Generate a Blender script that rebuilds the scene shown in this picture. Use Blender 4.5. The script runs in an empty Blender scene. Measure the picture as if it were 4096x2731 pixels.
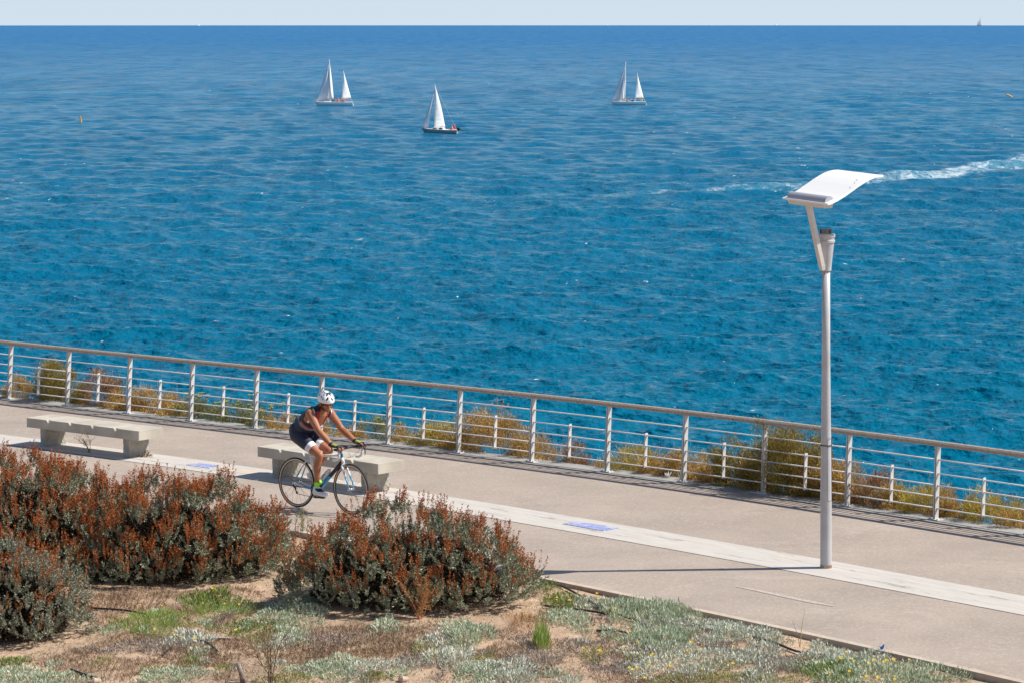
import bpy, bmesh, math, random
import numpy as np
from mathutils import Vector, Matrix
random.seed(7); RG = np.random.default_rng(11)
scene = bpy.context.scene
COL = scene.collection
R = math.radians
# ------------------------------------------------------------------ camera, sky, sun, exposure
FPX, V0, U0, HC, SEA_H = 11000.0, 75.0, 2048.0, 6.51, 20.0
ER = 6.371e6
cam = bpy.data.cameras.new('camera'); camo = bpy.data.objects.new('camera', cam); COL.objects.link(camo)
camo.location = (0, 0, HC); camo.rotation_euler = (R(90), 0, 0)
cam.sensor_width = 36; cam.sensor_fit = 'HORIZONTAL'; cam.lens = FPX / 4096 * 36
cam.shift_y = -(1365.5 - V0) / 4096
cam.clip_start = 0.5; cam.clip_end = 200000
scene.camera = camo
SUN_EL, SUN_AZ = 50.0, 1.0          # azimuth: degrees from +X towards +Y
w = bpy.data.worlds.new('World'); scene.world = w; w.use_nodes = True
nt = w.node_tree; nt.nodes.clear()
sky = nt.nodes.new('ShaderNodeTexSky'); sky.sky_type = 'NISHITA'; sky.sun_disc = False
sky.sun_elevation = R(SUN_EL); sky.sun_rotation = R(90 - SUN_AZ); sky.altitude = 20
sky.air_density = 1.0; sky.dust_density = 0.6; sky.ozone_density = 2.0
bg = nt.nodes.new('ShaderNodeBackground'); bg.inputs[1].default_value = 0.085
ow = nt.nodes.new('ShaderNodeOutputWorld')
wtc = nt.nodes.new('ShaderNodeTexCoord'); wsx = nt.nodes.new('ShaderNodeSeparateXYZ'); wmr = nt.nodes.new('ShaderNodeMapRange')
wmr.interpolation_type = 'SMOOTHSTEP'     # pale sea-air band low over the horizon
for i, q in enumerate((-.02, .13, .92, 0.0)): wmr.inputs[i + 1].default_value = q
wmx = nt.nodes.new('ShaderNodeMix'); wmx.data_type = 'RGBA'; wmx.inputs['B'].default_value = (6.0, 7.2, 8.4, 1)
nt.links.new(wtc.outputs['Generated'], wsx.inputs[0]); nt.links.new(wsx.outputs[2], wmr.inputs[0]); nt.links.new(wmr.outputs[0], wmx.inputs['Factor'])
nt.links.new(sky.outputs[0], wmx.inputs['A']); nt.links.new(wmx.outputs['Result'], bg.inputs[0]); nt.links.new(bg.outputs[0], ow.inputs[0])
sl = bpy.data.lights.new('sun', 'SUN'); sl.energy = 4.6; sl.angle = R(0.53); sl.color = (1.0, 0.95, 0.87)
so = bpy.data.objects.new('sun', sl); COL.objects.link(so)
sdir = Vector((math.cos(R(SUN_EL)) * math.cos(R(SUN_AZ)), math.cos(R(SUN_EL)) * math.sin(R(SUN_AZ)), math.sin(R(SUN_EL))))
so.rotation_euler = sdir.to_track_quat('Z', 'Y').to_euler(); so.location = (20, 20, 40)
vs = scene.view_settings; vs.view_transform = 'Standard'; vs.look = 'None'; vs.gamma = 1; vs.exposure = 0.38
scene.render.engine = 'CYCLES'
# ------------------------------------------------------------------ helpers
GX, GY = 0.0105, -0.0106
def zp(x, y): return GX * (x + 2.49) + GY * (y - 36.35)
def at(u, v, h=0.0):
    dx = (u - U0) / FPX; dv = (v - V0) / FPX
    t = (HC - GX * 2.49 + GY * 36.35 - h) / (dv + GX * dx + GY)
    return Vector((dx * t, t, HC - dv * t))
def at_w(u, v, y):      # point of the ray at depth y
    return Vector(((u - U0) / FPX * y, y, HC - (v - V0) / FPX * y))
def sea_z(x, y): return HC - SEA_H - (x * x + y * y) / (2 * ER)
def sea_at(u, v):
    y = FPX * SEA_H / (v - V0)
    for _ in range(12): y = FPX * SEA_H / ((v - V0) - FPX * y / (2 * ER))
    x = (u - U0) / FPX * y
    return Vector((x, y, sea_z(x, y)))
def tag(o, label=None, cat=None, group=None, kind=None):
    if label: o['label'] = label
    if cat: o['category'] = cat
    if group: o['group'] = group
    if kind: o['kind'] = kind
    return o
def empty(name, loc=(0, 0, 0), rz=0.0, parent=None):
    o = bpy.data.objects.new(name, None); COL.objects.link(o)
    o.location = loc; o.rotation_euler = (0, 0, rz); o.empty_display_size = 0.2
    if parent: o.parent = parent
    return o
def link(name, me, mats, parent=None, smooth=False):
    if not isinstance(mats, (list, tuple)): mats = [mats]
    for m in mats: me.materials.append(m)
    if smooth: me.polygons.foreach_set('use_smooth', [True] * len(me.polygons))
    o = bpy.data.objects.new(name, me); COL.objects.link(o)
    if parent: o.parent = parent
    return o
class MB:
    def __init__(s): s.v = []; s.f = []; s.m = []
    def add(s, vs_, fs, mi=0):
        o = len(s.v); s.v += [tuple(p) for p in vs_]
        for f in fs: s.f.append(tuple(i + o for i in f)); s.m.append(mi)
    def box(s, c, size, mi=0, rot=None, bev=0):
        hx, hy, hz = [q / 2 for q in size]; c = Vector(c)
        P = [Vector((a * hx, b * hy, d * hz)) for d in (-1, 1) for b in (-1, 1) for a in (-1, 1)]
        if rot is not None: P = [rot @ p for p in P]
        s.add([p + c for p in P], [(0, 2, 3, 1), (4, 5, 7, 6), (0, 1, 5, 4), (2, 6, 7, 3), (0, 4, 6, 2), (1, 3, 7, 5)], mi)
    def loft(s, rings, mi=0, caps=True, closed=False):
        n = len(rings[0]); o = len(s.v)
        for r_ in rings: s.v += [tuple(p) for p in r_]
        k = len(rings)
        for i in range(k if closed else k - 1):
            a = o + i * n; b = o + ((i + 1) % k) * n
            for j in range(n):
                s.f.append((a + j, a + (j + 1) % n, b + (j + 1) % n, b + j)); s.m.append(mi)
        if caps and not closed:
            s.f.append(tuple(o + j for j in range(n))[::-1]); s.m.append(mi)
            s.f.append(tuple(o + (k - 1) * n + j for j in range(n))); s.m.append(mi)
    def tube(s, pts, r, n=8, mi=0, caps=True, closed=False, flat=1.0):
        pts = [Vector(p) for p in pts]; k = len(pts)
        rs = r if isinstance(r, (list, tuple)) else [r] * k
        rings = []; up = None
        for i, p in enumerate(pts):
            if closed: d = pts[(i + 1) % k] - pts[i - 1]
            else: d = pts[min(i + 1, k - 1)] - pts[max(i - 1, 0)]
            d.normalize()
            if up is None:
                up = Vector((0, 0, 1)) if abs(d.z) < .9 else Vector((1, 0, 0))
            a = d.cross(up).normalized(); b = a.cross(d).normalized(); up = b
            rings.append([p + (a * math.cos(t) * flat + b * math.sin(t)) * rs[i] for t in [2 * math.pi * j / n for j in range(n)]])
        s.loft(rings, mi, caps, closed)
    def lathe(s, prof, c=(0, 0, 0), n=16, mi=0):   # prof: list of (r, z)
        c = Vector(c)
        s.loft([[c + Vector((r_ * math.cos(t), r_ * math.sin(t), z)) for t in [2 * math.pi * j / n for j in range(n)]] for r_, z in prof], mi)
    def sphere(s, c, r, n=10, mi=0, sc=(1, 1, 1)):
        c = Vector(c); rings = []
        for i in range(1, n):
            ph = math.pi * i / n
            rings.append([c + Vector((r * sc[0] * math.sin(ph) * math.cos(t), r * sc[1] * math.sin(ph) * math.sin(t), -r * sc[2] * math.cos(ph))) for t in [2 * math.pi * j / n for j in range(n)]])
        s.loft(rings, mi)
    def build(s, name, mats, parent=None, smooth=False, bevel=0):
        me = bpy.data.meshes.new(name); me.from_pydata(s.v, [], s.f)
        if len(set(s.m)) > 1 or (s.m and s.m[0]): me.polygons.foreach_set('material_index', s.m)
        me.validate(); me.update()
        o = link(name, me, mats, parent, smooth)
        if bevel:
            md = o.modifiers.new('bevel', 'BEVEL'); md.width = bevel; md.segments = 2; md.limit_method = 'ANGLE'; md.angle_limit = R(40)
        return o
def quad_mesh(name, P, mats, parent=None, mi=None, k=4):
    N = P.shape[0]; me = bpy.data.meshes.new(name)
    me.vertices.add(N * k); me.vertices.foreach_set('co', P.reshape(-1).astype(np.float32))
    me.loops.add(N * k); me.loops.foreach_set('vertex_index', np.arange(N * k, dtype=np.int32))
    me.polygons.add(N); me.polygons.foreach_set('loop_start', np.arange(0, N * k, k, dtype=np.int32))
    me.polygons.foreach_set('loop_total', np.full(N, k, dtype=np.int32))
    if mi is not None: me.polygons.foreach_set('material_index', mi.astype(np.int32))
    me.update(); me.validate()
    return link(name, me, mats, parent)
def norm(a): return a / (np.linalg.norm(a, axis=-1, keepdims=True) + 1e-9)
def leaves(B, D, L, W, rg=RG):
    """pointed leaf quads from base B along D (unit), length L, width W"""
    N = len(B); D = norm(D)
    S = norm(np.cross(D, norm(rg.normal(size=(N, 3)))))
    Nn = np.cross(S, D)
    L = np.broadcast_to(L, N)[:, None]; W = np.broadcast_to(W, N)[:, None]
    mid = B + D * L * .55 + Nn * L * .06
    return np.stack([B, mid + S * W / 2, B + D * L, mid - S * W / 2], 1)
def unit(N, rg=RG): return norm(rg.normal(size=(N, 3)))
def srgb(r, g, b):
    def f(c):
        c /= 255.0
        return c / 12.92 if c <= .04045 else ((c + .055) / 1.055) ** 2.4
    return (f(r), f(g), f(b), 1)
# ---- materials
def mat(name, col, rough=.6, metal=0.0, spec=.5, var=None, vscale=6.0, bump=0.0, bscale=40.0, island=None, transl=0.0, detail=4, coat=0):
    m = bpy.data.materials.new(name); m.use_nodes = True; n = m.node_tree.nodes; l = m.node_tree.links
    p = n['Principled BSDF']; c = tuple(col) if len(col) == 4 else tuple(col) + (1,)
    p.inputs['Base Color'].default_value = c; p.inputs['Roughness'].default_value = rough
    p.inputs['Metallic'].default_value = metal; p.inputs['Specular IOR Level'].default_value = spec
    if coat: p.inputs['Coat Weight'].default_value = coat
    tc = n.new('ShaderNodeTexCoord'); out = None
    if island:
        g = n.new('ShaderNodeNewGeometry'); cr = n.new('ShaderNodeValToRGB')
        els = cr.color_ramp.elements
        for i, cc in enumerate(island):
            e = els[i] if i < 2 else els.new(0.5)
            e.color = tuple(cc) if len(cc) == 4 else tuple(cc) + (1,)
        for i in range(len(island)): els[i].position = i / (len(island) - 1)
        l.new(g.outputs['Random Per Island'], cr.inputs[0]); out = cr.outputs[0]
    if var is not None:
        nz = n.new('ShaderNodeTexNoise'); nz.inputs['Scale'].default_value = vscale; nz.inputs['Detail'].default_value = detail
        l.new(tc.outputs['Object'], nz.inputs['Vector'])
        mp = n.new('ShaderNodeMapRange'); mp.inputs[1].default_value = .35; mp.inputs[2].default_value = .65
        l.new(nz.outputs['Fac'], mp.inputs[0])
        mx = n.new('ShaderNodeMix'); mx.data_type = 'RGBA'
        l.new(mp.outputs[0], mx.inputs['Factor'])
        if out: l.new(out, mx.inputs['A'])
        else: mx.inputs['A'].default_value = c
        mx.inputs['B'].default_value = tuple(var) if len(var) == 4 else tuple(var) + (1,)
        out = mx.outputs['Result']
    if out: l.new(out, p.inputs['Base Color'])
    if bump:
        nb = n.new('ShaderNodeTexNoise'); nb.inputs['Scale'].default_value = bscale; nb.inputs['Detail'].default_value = 5
        l.new(tc.outputs['Object'], nb.inputs['Vector'])
        bp = n.new('ShaderNodeBump'); bp.inputs['Strength'].default_value = bump; bp.inputs['Distance'].default_value = .02
        l.new(nb.outputs['Fac'], bp.inputs['Height']); l.new(bp.outputs[0], p.inputs['Normal'])
    if transl:
        t = n.new('ShaderNodeBsdfTranslucent'); ms = n.new('ShaderNodeMixShader'); ms.inputs[0].default_value = transl
        if out: l.new(out, t.inputs[0])
        else: t.inputs[0].default_value = c
        l.new(p.outputs[0], ms.inputs[1]); l.new(t.outputs[0], ms.inputs[2])
        l.new(ms.outputs[0], n['Material Output'].inputs[0])
    return m
class NG:      # tiny node-graph helper for the larger materials
    def __init__(s, name):
        s.m = bpy.data.materials.new(name); s.m.use_nodes = True; s.n = s.m.node_tree.nodes; s.l = s.m.node_tree.links
        s.p = s.n['Principled BSDF']; s.tc = s.n.new('ShaderNodeTexCoord')
    def setin(s, sock, v):
        if v is None: return
        if isinstance(v, bpy.types.NodeSocket): s.l.new(v, sock)
        else: sock.default_value = v
    def math(s, op, a, b=None, c=None, clamp=False):
        q = s.n.new('ShaderNodeMath'); q.operation = op; q.use_clamp = clamp
        s.setin(q.inputs[0], a); s.setin(q.inputs[1], b); s.setin(q.inputs[2], c)
        return q.outputs[0]
    def noise(s, vec, scale, detail=3, rough=.5, dist=0):
        q = s.n.new('ShaderNodeTexNoise'); s.l.new(vec, q.inputs['Vector'])
        q.inputs['Scale'].default_value = scale; q.inputs['Detail'].default_value = detail
        q.inputs['Roughness'].default_value = rough; q.inputs['Distortion'].default_value = dist
        return q.outputs['Fac']
    def mapping(s, vec, scale=(1, 1, 1), rot=(0, 0, 0), loc=(0, 0, 0)):
        q = s.n.new('ShaderNodeMapping'); s.l.new(vec, q.inputs[0]); q.inputs['Scale'].default_value = scale
        q.inputs['Rotation'].default_value = rot; q.inputs['Location'].default_value = loc
        return q.outputs[0]
    def rng(s, v, a, b, c=0, d=1, smooth=False):
        q = s.n.new('ShaderNodeMapRange'); s.setin(q.inputs[0], v)
        if smooth: q.interpolation_type = 'SMOOTHSTEP'
        for i, x in enumerate((a, b, c, d)): q.inputs[i + 1].default_value = x
        return q.outputs[0]
    def mix(s, f, a, b):
        q = s.n.new('ShaderNodeMix'); q.data_type = 'RGBA'
        s.setin(q.inputs['Factor'], f)
        s.setin(q.inputs['A'], a); s.setin(q.inputs['B'], b)
        return q.outputs['Result']
    def bump(s, h, strength, dist, normal=None):
        q = s.n.new('ShaderNodeBump'); q.inputs['Strength'].default_value = strength; q.inputs['Distance'].default_value = dist
        s.l.new(h, q.inputs['Height'])
        if normal: s.l.new(normal, q.inputs['Normal'])
        return q.outputs[0]
def C3(r, g, b): return (r, g, b, 1)

# ------------------------------------------------------------------ edges of the promenade (ground points)
def world_curve(pts, h=0.0, deg=3):
    P = np.array([at(u, v, h)[:2] for u, v in pts]); c = np.polyfit(P[:, 0], P[:, 1], deg)
    x0, x1 = P[:, 0].min(), P[:, 0].max(); d = np.polyder(c)
    def y(x):
        x = np.asarray(x, float); xc = np.clip(x, x0, x1)
        return np.polyval(c, xc) + np.polyval(d, xc) * (x - xc)
    return y
POST_PX = [(35, 1596.6), (270, 1623.7), (513.6, 1654), (763, 1684), (1020, 1715.4), (1280, 1747), (1551.5, 1779), (1833.5, 1812),
           (2126.3, 1847), (2427.5, 1885), (2736, 1932), (3054, 1976.5), (3390, 2026.6), (3741, 2078.4)]
y_rail = world_curve(POST_PX)
y_su = world_curve([(0, 1734.6), (177.7, 1753), (259.6, 1765), (491, 1802), (580, 1814), (1029, 1875), (1544, 1946.7), (1967.7, 2007.5), (2248, 2056.6),
                    (2600, 2112.7), (2967.7, 2180), (3280, 2231.4), (3550, 2284), (3834, 2339.8), (4096, 2383)], deg=2)
y_sl = world_curve([(0, 1772), (514.5, 1844.5), (917, 1907.6), (1500, 1994), (1710.5, 2033), (2061, 2084.7), (2295, 2122), (2600, 2178),
                    (2780.6, 2215), (3061, 2266.5), (3289, 2307), (3559, 2360.8), (3792, 2405), (4096, 2458.6)], deg=2)
y_kb = world_curve([(200, 1960), (1102, 2101), (1205, 2124), (2107.6, 2291), (2280.6, 2333), (2467.7, 2368), (2701.6, 2413), (2888.7, 2453), (3100, 2499),
                    (3289, 2547), (3559, 2603), (3815.6, 2661), (4096, 2717)], deg=2)
def nrm(yf, x):      # unit normal pointing seaward
    t = np.array([1.0, float(yf(x + .01) - yf(x - .01)) / .02]); t /= np.linalg.norm(t)
    return np.array([-t[1], t[0]])
def offs(yf, x, d):
    n = nrm(yf, x); return (x + n[0] * d, float(yf(x)) + n[1] * d)
XS = np.linspace(-26, 22, 241)
def strip(name, la, lb, mats, dz, thick=0.0, uv=False, parent=None):
    """sheet between two lists of xy points; optional thickness downwards"""
    mb = MB(); k = len(la)
    top = [(a[0], a[1], zp(*a) + dz) for a in la] + [(b[0], b[1], zp(*b) + dz) for b in lb]
    fs = [(i, i + 1, k + i + 1, k + i) for i in range(k - 1)]
    mb.add(top, fs)
    if thick:
        bot = [(p[0], p[1], p[2] - thick) for p in top]
        o = len(mb.v); mb.v += bot
        for i in range(k - 1):
            mb.f += [(i, o + i, o + i + 1, i + 1), (k + i + 1, o + k + i + 1, o + k + i, k + i)]; mb.m += [0, 0]
    ob = mb.build(name, mats, parent)
    if uv:
        me = ob.data; ul = me.uv_layers.new(name='uv')
        s = np.r_[0, np.cumsum(np.linalg.norm(np.diff(np.array(la), axis=0), axis=1))]
        for pl in me.polygons:
            for li in pl.loop_indices:
                vi = me.loops[li].vertex_index % (2 * k)
                ul.data[li].uv = (s[vi % k], 0.0 if vi < k else 1.0)
    return ob

# ---- promenade materials
def asphalt_mat(name, c1, c2, c3):
    g = NG(name); o = g.tc.outputs['Object']
    big = g.noise(o, .7, 3, .6); fine = g.noise(o, 26, 4, .8); med = g.noise(o, 5, 5, .65)
    c = g.mix(g.rng(big, .35, .65), c1, c2)
    c = g.mix(g.rng(med, .4, .75, 0, .35), c, c3)
    c = g.mix(g.rng(fine, .52, .72, 0, .55), c, C3(.66, .55, .47))
    c = g.mix(g.rng(fine, .28, .44, .5, 0), c, C3(.20, .16, .14))
    sta = g.noise(g.mapping(o, (1, 1.4, 1), rot=(0, 0, R(48))), .55, 6, .7, .8)
    c = g.mix(g.rng(sta, .56, .66, 0, .22), c, C3(.20, .16, .13)); c = g.mix(g.rng(sta, .34, .42, .25, 0), c, C3(.50, .42, .36))
    g.l.new(c, g.p.inputs['Base Color']); g.p.inputs['Roughness'].default_value = .85
    g.l.new(g.bump(fine, .5, .006), g.p.inputs['Normal'])
    return g.m
M_ASPH = asphalt_mat('beige_resin_asphalt', C3(.325, .264, .216), C3(.385, .313, .257), C3(.29, .236, .194))
def stone_mat():
    g = NG('white_stamped_concrete'); o = g.tc.outputs['Object']; uv = g.tc.outputs['UV']
    sx = g.n.new('ShaderNodeSeparateXYZ'); g.l.new(uv, sx.inputs[0]); s, t = sx.outputs[0], sx.outputs[1]
    st = g.mapping(uv, (1, 5, 1))
    wob = g.noise(st, 1.1, 4, .6); pres = g.noise(g.mapping(uv, (.7, 2.5, 1), loc=(3, 7, 0)), 1.3, 2)
    c = g.mix(g.rng(g.noise(st, 1.6, 5, .65), .3, .7), C3(.57, .525, .47), C3(.47, .435, .39))
    c = g.mix(g.rng(g.noise(o, 1.0, 2), .55, .75, 0, .35), c, C3(.60, .50, .40))
    total = None
    for t0, w_ in ((.36, .010), (.70, .012)):
        d = g.math('ABSOLUTE', g.math('SUBTRACT', t, g.math('ADD', t0 - .30, g.math('MULTIPLY', wob, .60))))
        k = g.rng(d, w_ * .5, w_ * 2.2, 1, 0)
        total = k if total is None else g.math('MAXIMUM', total, k)
    # short cross joints between the pressed slabs
    br = g.math('ABSOLUTE', g.math('SUBTRACT', g.math('FRACT', g.math('ADD', g.math('MULTIPLY', s, .52), g.math('MULTIPLY', wob, .9))), .5))
    total = g.math('MAXIMUM', total, g.math('MULTIPLY', g.rng(br, .003, .012, 1, 0), .6))
    crack = g.math('MULTIPLY', total, g.rng(pres, .44, .60, .0, 1))
    c = g.mix(g.math('MULTIPLY', crack, .62), c, C3(.16, .14, .12))
    edge = g.math('MINIMUM', t, g.math('SUBTRACT', 1.0, t))
    c = g.mix(g.math('MULTIPLY', g.rng(edge, .0, .02, 1, 0), g.rng(g.noise(st, 6, 2), .4, .6, .2, .9)), c, C3(.22, .18, .15))
    g.l.new(c, g.p.inputs['Base Color']); g.p.inputs['Roughness'].default_value = .8
    h = g.math('SUBTRACT', g.noise(st, 9, 4), g.math('MULTIPLY', crack, 1.2))
    g.l.new(g.bump(h, .5, .012), g.p.inputs['Normal'])
    return g.m
M_STONE = stone_mat()
M_CONC = mat('grey_concrete', (.34, .33, .31), .9, var=(.25, .24, .23), vscale=5, bump=.3, bscale=50)
M_KERB = mat('kerb_concrete', (.54, .45, .36), .9, var=(.44, .36, .28), vscale=8, bump=.3, bscale=60)
M_BENCH = mat('bench_concrete', (.52, .475, .395), .85, var=(.41, .37, .30), vscale=3, bump=.2, bscale=90, detail=8)
M_BLEG = mat('rough_bench_leg_concrete', (.44, .41, .35), .95, var=(.32, .30, .26), vscale=9, bump=1.0, bscale=16)

inner = [offs(y_rail, x, -.16) for x in XS]; outer = [offs(y_rail, x, .27) for x in XS]
kerbl = [(x, float(y_kb(x))) for x in XS]; kerbg = [offs(y_kb, x, -.09) for x in XS]
tag(strip('promenade', kerbl, inner, M_ASPH, 0.0), kind='structure')
tag(strip('stone_band', [(x, float(y_su(x))) for x in XS], [(x, float(y_sl(x))) for x in XS], M_STONE, .005, uv=True), kind='structure')
tag(strip('concrete_edge', inner, outer, M_CONC, .012, thick=.35), kind='structure')
tag(strip('garden_kerb', kerbl, kerbg, M_KERB, .010, thick=.30), kind='structure')
# garden soil, rising towards the photographer's side
def soil_mat():
    g = NG('sandy_soil'); o = g.tc.outputs['Object']
    a = g.noise(o, .9, 5, .6); b = g.noise(o, 5, 5, .65); f = g.noise(o, 42, 3, .7)
    c = g.mix(g.rng(a, .38, .62), C3(.52, .36, .235), C3(.38, .26, .17))
    c = g.mix(g.rng(b, .5, .68, 0, .8), c, C3(.25, .155, .10))
    c = g.mix(g.rng(b, .30, .42, .5, 0), c, C3(.66, .51, .38))
    c = g.mix(g.rng(f, .56, .70, 0, .6), c, C3(.72, .58, .45))
    c = g.mix(g.rng(f, .28, .42, .6, 0), c, C3(.20, .13, .09))
    g.l.new(c, g.p.inputs['Base Color']); g.p.inputs['Roughness'].default_value = .95
    g.l.new(g.bump(g.math('ADD', b, g.math('MULTIPLY', f, .4)), .9, .03), g.p.inputs['Normal'])
    return g.m
M_SOIL = soil_mat()
def soil_lump(x, y): return .018 * math.sin(x * 2.1 + y) + .014 * math.sin(y * 3.7 - x * 1.3) + .008 * math.sin(x * 7 + y * 5)
def gz(x, y):
    q = max(0.0, float(y_kb(x)) - y); k = min(1, q / .4)
    rise = max(0, 23 - y) ** 1.2 * .13
    return zp(x, y) - .05 + k * (soil_lump(x, y) + .01) + rise
def soil():
    xs = np.linspace(-26, 22, 300); qs = np.r_[.06, np.linspace(.12, 9, 80), np.linspace(9.5, 40, 30)]
    V = [(x, float(y_kb(x)) - q, gz(x, float(y_kb(x)) - q)) for q in qs for x in xs]
    n = len(xs); F = [(j * n + i, j * n + i + 1, (j + 1) * n + i + 1, (j + 1) * n + i) for j in range(len(qs) - 1) for i in range(n - 1)]
    me = bpy.data.meshes.new('garden_ground'); me.from_pydata(V, [], F)
    tag(link('garden_ground', me, M_SOIL, smooth=True), kind='structure')
soil()
def at_g(u, v):
    p = at(u, v, -.045); p.z = gz(p.x, p.y); return p
# coastal slope falling to the water
M_SLOPE = mat('rocky_slope', (.20, .15, .09), .95, var=(.30, .24, .17), vscale=2, bump=1, bscale=5)
def slope():
    prof = [(.265, -.02), (.5, -.12), (.9, -.55), (1.6, -1.5), (3, -3.2), (6, -6.2), (10, -10), (16, -14.3), (22, -17)]
    xs = XS; V = []
    for d, z in prof:
        for x in xs:
            a = offs(y_rail, x, d); j = 0 if d < .6 else .25 * math.sin(x * 1.7 + d * 3) + .15 * math.sin(x * 4.1 - d)
            V.append((a[0], a[1], zp(*a) + z + j * min(1, d / 4)))
    n = len(xs); F = [(j * n + i, j * n + i + 1, (j + 1) * n + i + 1, (j + 1) * n + i) for j in range(len(prof) - 1) for i in range(n - 1)]
    me = bpy.data.meshes.new('coastal_slope'); me.from_pydata(V, [], F)
    tag(link('coastal_slope', me, M_SLOPE, smooth=True), kind='structure')
slope()

# ------------------------------------------------------------------ sea
def sea_mat():
    g = NG('sea_water'); o = g.tc.outputs['Object']
    sx = g.n.new('ShaderNodeSeparateXYZ'); g.l.new(o, sx.inputs[0]); x, y = sx.outputs[0], sx.outputs[1]
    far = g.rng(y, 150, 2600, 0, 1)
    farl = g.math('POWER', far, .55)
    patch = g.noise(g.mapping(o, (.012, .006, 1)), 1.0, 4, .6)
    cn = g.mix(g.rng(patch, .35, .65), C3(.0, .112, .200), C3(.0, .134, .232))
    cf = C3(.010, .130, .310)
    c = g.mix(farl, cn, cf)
    # boat wake: broken foam in a widening curved lane
    cy = g.math('ADD', 311.0, g.math('ADD', g.math('MULTIPLY', x, .1), g.math('MULTIPLY', g.math('MULTIPLY', x, x), .0127)))
    wd = g.rng(x, 0, 75, 2.6, 11.0)
    t = g.math('DIVIDE', g.math('SUBTRACT', y, cy), wd)
    lane = g.math('SUBTRACT', 1.0, g.math('ABSOLUTE', t))
    st = g.mapping(o, (.42, .10, 1), rot=(0, 0, R(-55)))
    fo = g.noise(st, 1.0, 8, .82, .8)
    thr = g.rng(x, 6, 70, .57, .455)
    rim = g.rng(g.math('ABSOLUTE', g.math('SUBTRACT', g.math('ABSOLUTE', t), .75)), 0, .3, .05, 0)
    fm = g.math('MULTIPLY', g.math('MULTIPLY', g.rng(g.math('SUBTRACT', g.math('ADD', fo, rim), thr), .0, .20), .8), g.math('MULTIPLY', g.rng(lane, 0.0, .25), g.math('MULTIPLY', g.rng(x, -4, 22, 0, 1), g.rng(y, 480, 520, 1, 0))))
    haze_ = g.math('MULTIPLY', g.rng(y, 480, 520, 1, 0), g.math('MULTIPLY', g.rng(lane, 0, .5), g.rng(x, -30, 70, .05, .50)))
    c = g.mix(haze_, c, C3(.10, .33, .44))
    # old faint trail, far left
    l2 = g.rng(g.math('ABSOLUTE', g.math('DIVIDE', g.math('SUBTRACT', y, g.math('ADD', 752.0, g.math('MULTIPLY', x, .10))), 20.0)), .1, 1, .22, 0)
    c = g.mix(g.math('MULTIPLY', l2, g.rng(x, -30, -110, 0, 1)), c, C3(.10, .32, .46))
    # scattered breaking crests
    w1 = g.noise(g.mapping(o, (.55, .50, 1), loc=(7, 3, 0)), 1.0, 3, .6); w2 = g.noise(g.mapping(o, (.02, .01, 1)), 1.0, 2)
    caps = g.rng(g.math('ADD', w1, g.math('MULTIPLY', w2, .12)), .800, .84)
    fm = g.math('MAXIMUM', fm, caps)
    c = g.mix(fm, c, C3(.80, .84, .86))
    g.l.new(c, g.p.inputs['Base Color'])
    ro = g.math('MAXIMUM', g.rng(farl, 0, 1, .08, .30), g.math('MULTIPLY', fm, .8)); g.l.new(ro, g.p.inputs['Roughness'])
    g.p.inputs['IOR'].default_value = 1.33; g.p.inputs['Specular Tint'].default_value = (.35, .70, 1, 1)
    g.l.new(g.rng(farl, 0, .5, .10, .02), g.p.inputs['Specular IOR Level'])
    wv = g.mapping(o, (.9, 1.3, 1), rot=(0, 0, R(8)))
    h = g.math('ADD', g.noise(wv, 1.6, 4, .6, .3), g.math('MULTIPLY', g.noise(g.mapping(o, (.9, .55, 1)), .28, 4, .6), 2.6))
    bn = g.bump(h, .8, .50)
    # unresolved ripples: slopes straight from fractal noise, stronger with distance where the mesh no longer carries them
    def slopes(vec, detail, rough, k, loc):
        q = g.n.new('ShaderNodeTexNoise'); g.l.new(g.mapping(o, vec, loc=loc), q.inputs['Vector']); q.inputs['Scale'].default_value = 1.0
        q.inputs['Detail'].default_value = detail; q.inputs['Roughness'].default_value = rough
        v1 = g.n.new('ShaderNodeVectorMath'); v1.operation = 'SUBTRACT'; g.l.new(q.outputs['Color'], v1.inputs[0]); v1.inputs[1].default_value = (.5, .5, .5)
        v2 = g.n.new('ShaderNodeVectorMath'); v2.operation = 'MULTIPLY'; g.l.new(v1.outputs[0], v2.inputs[0]); v2.inputs[1].default_value = (1, 1, 0)
        v3 = g.n.new('ShaderNodeVectorMath'); v3.operation = 'SCALE'; g.l.new(v2.outputs[0], v3.inputs[0]); g.setin(v3.inputs['Scale'], k)
        return v3.outputs[0]
    def vadd(a_, b_):
        q = g.n.new('ShaderNodeVectorMath'); q.operation = 'ADD'; g.l.new(a_, q.inputs[0]); g.l.new(b_, q.inputs[1]); return q.outputs[0]
    kf = g.rng(y, 220, 900, .35, 2.6)
    nn_ = vadd(vadd(bn, slopes((.10, .022, 1), 11, .84, kf, (0, 0, 0))), slopes((1.1, .9, 1), 7, .76, 1.0, (9, 4, 0)))
    q = g.n.new('ShaderNodeVectorMath'); q.operation = 'NORMALIZE'; g.l.new(nn_, q.inputs[0]); g.l.new(q.outputs[0], g.p.inputs['Normal'])
    return g.m
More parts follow.
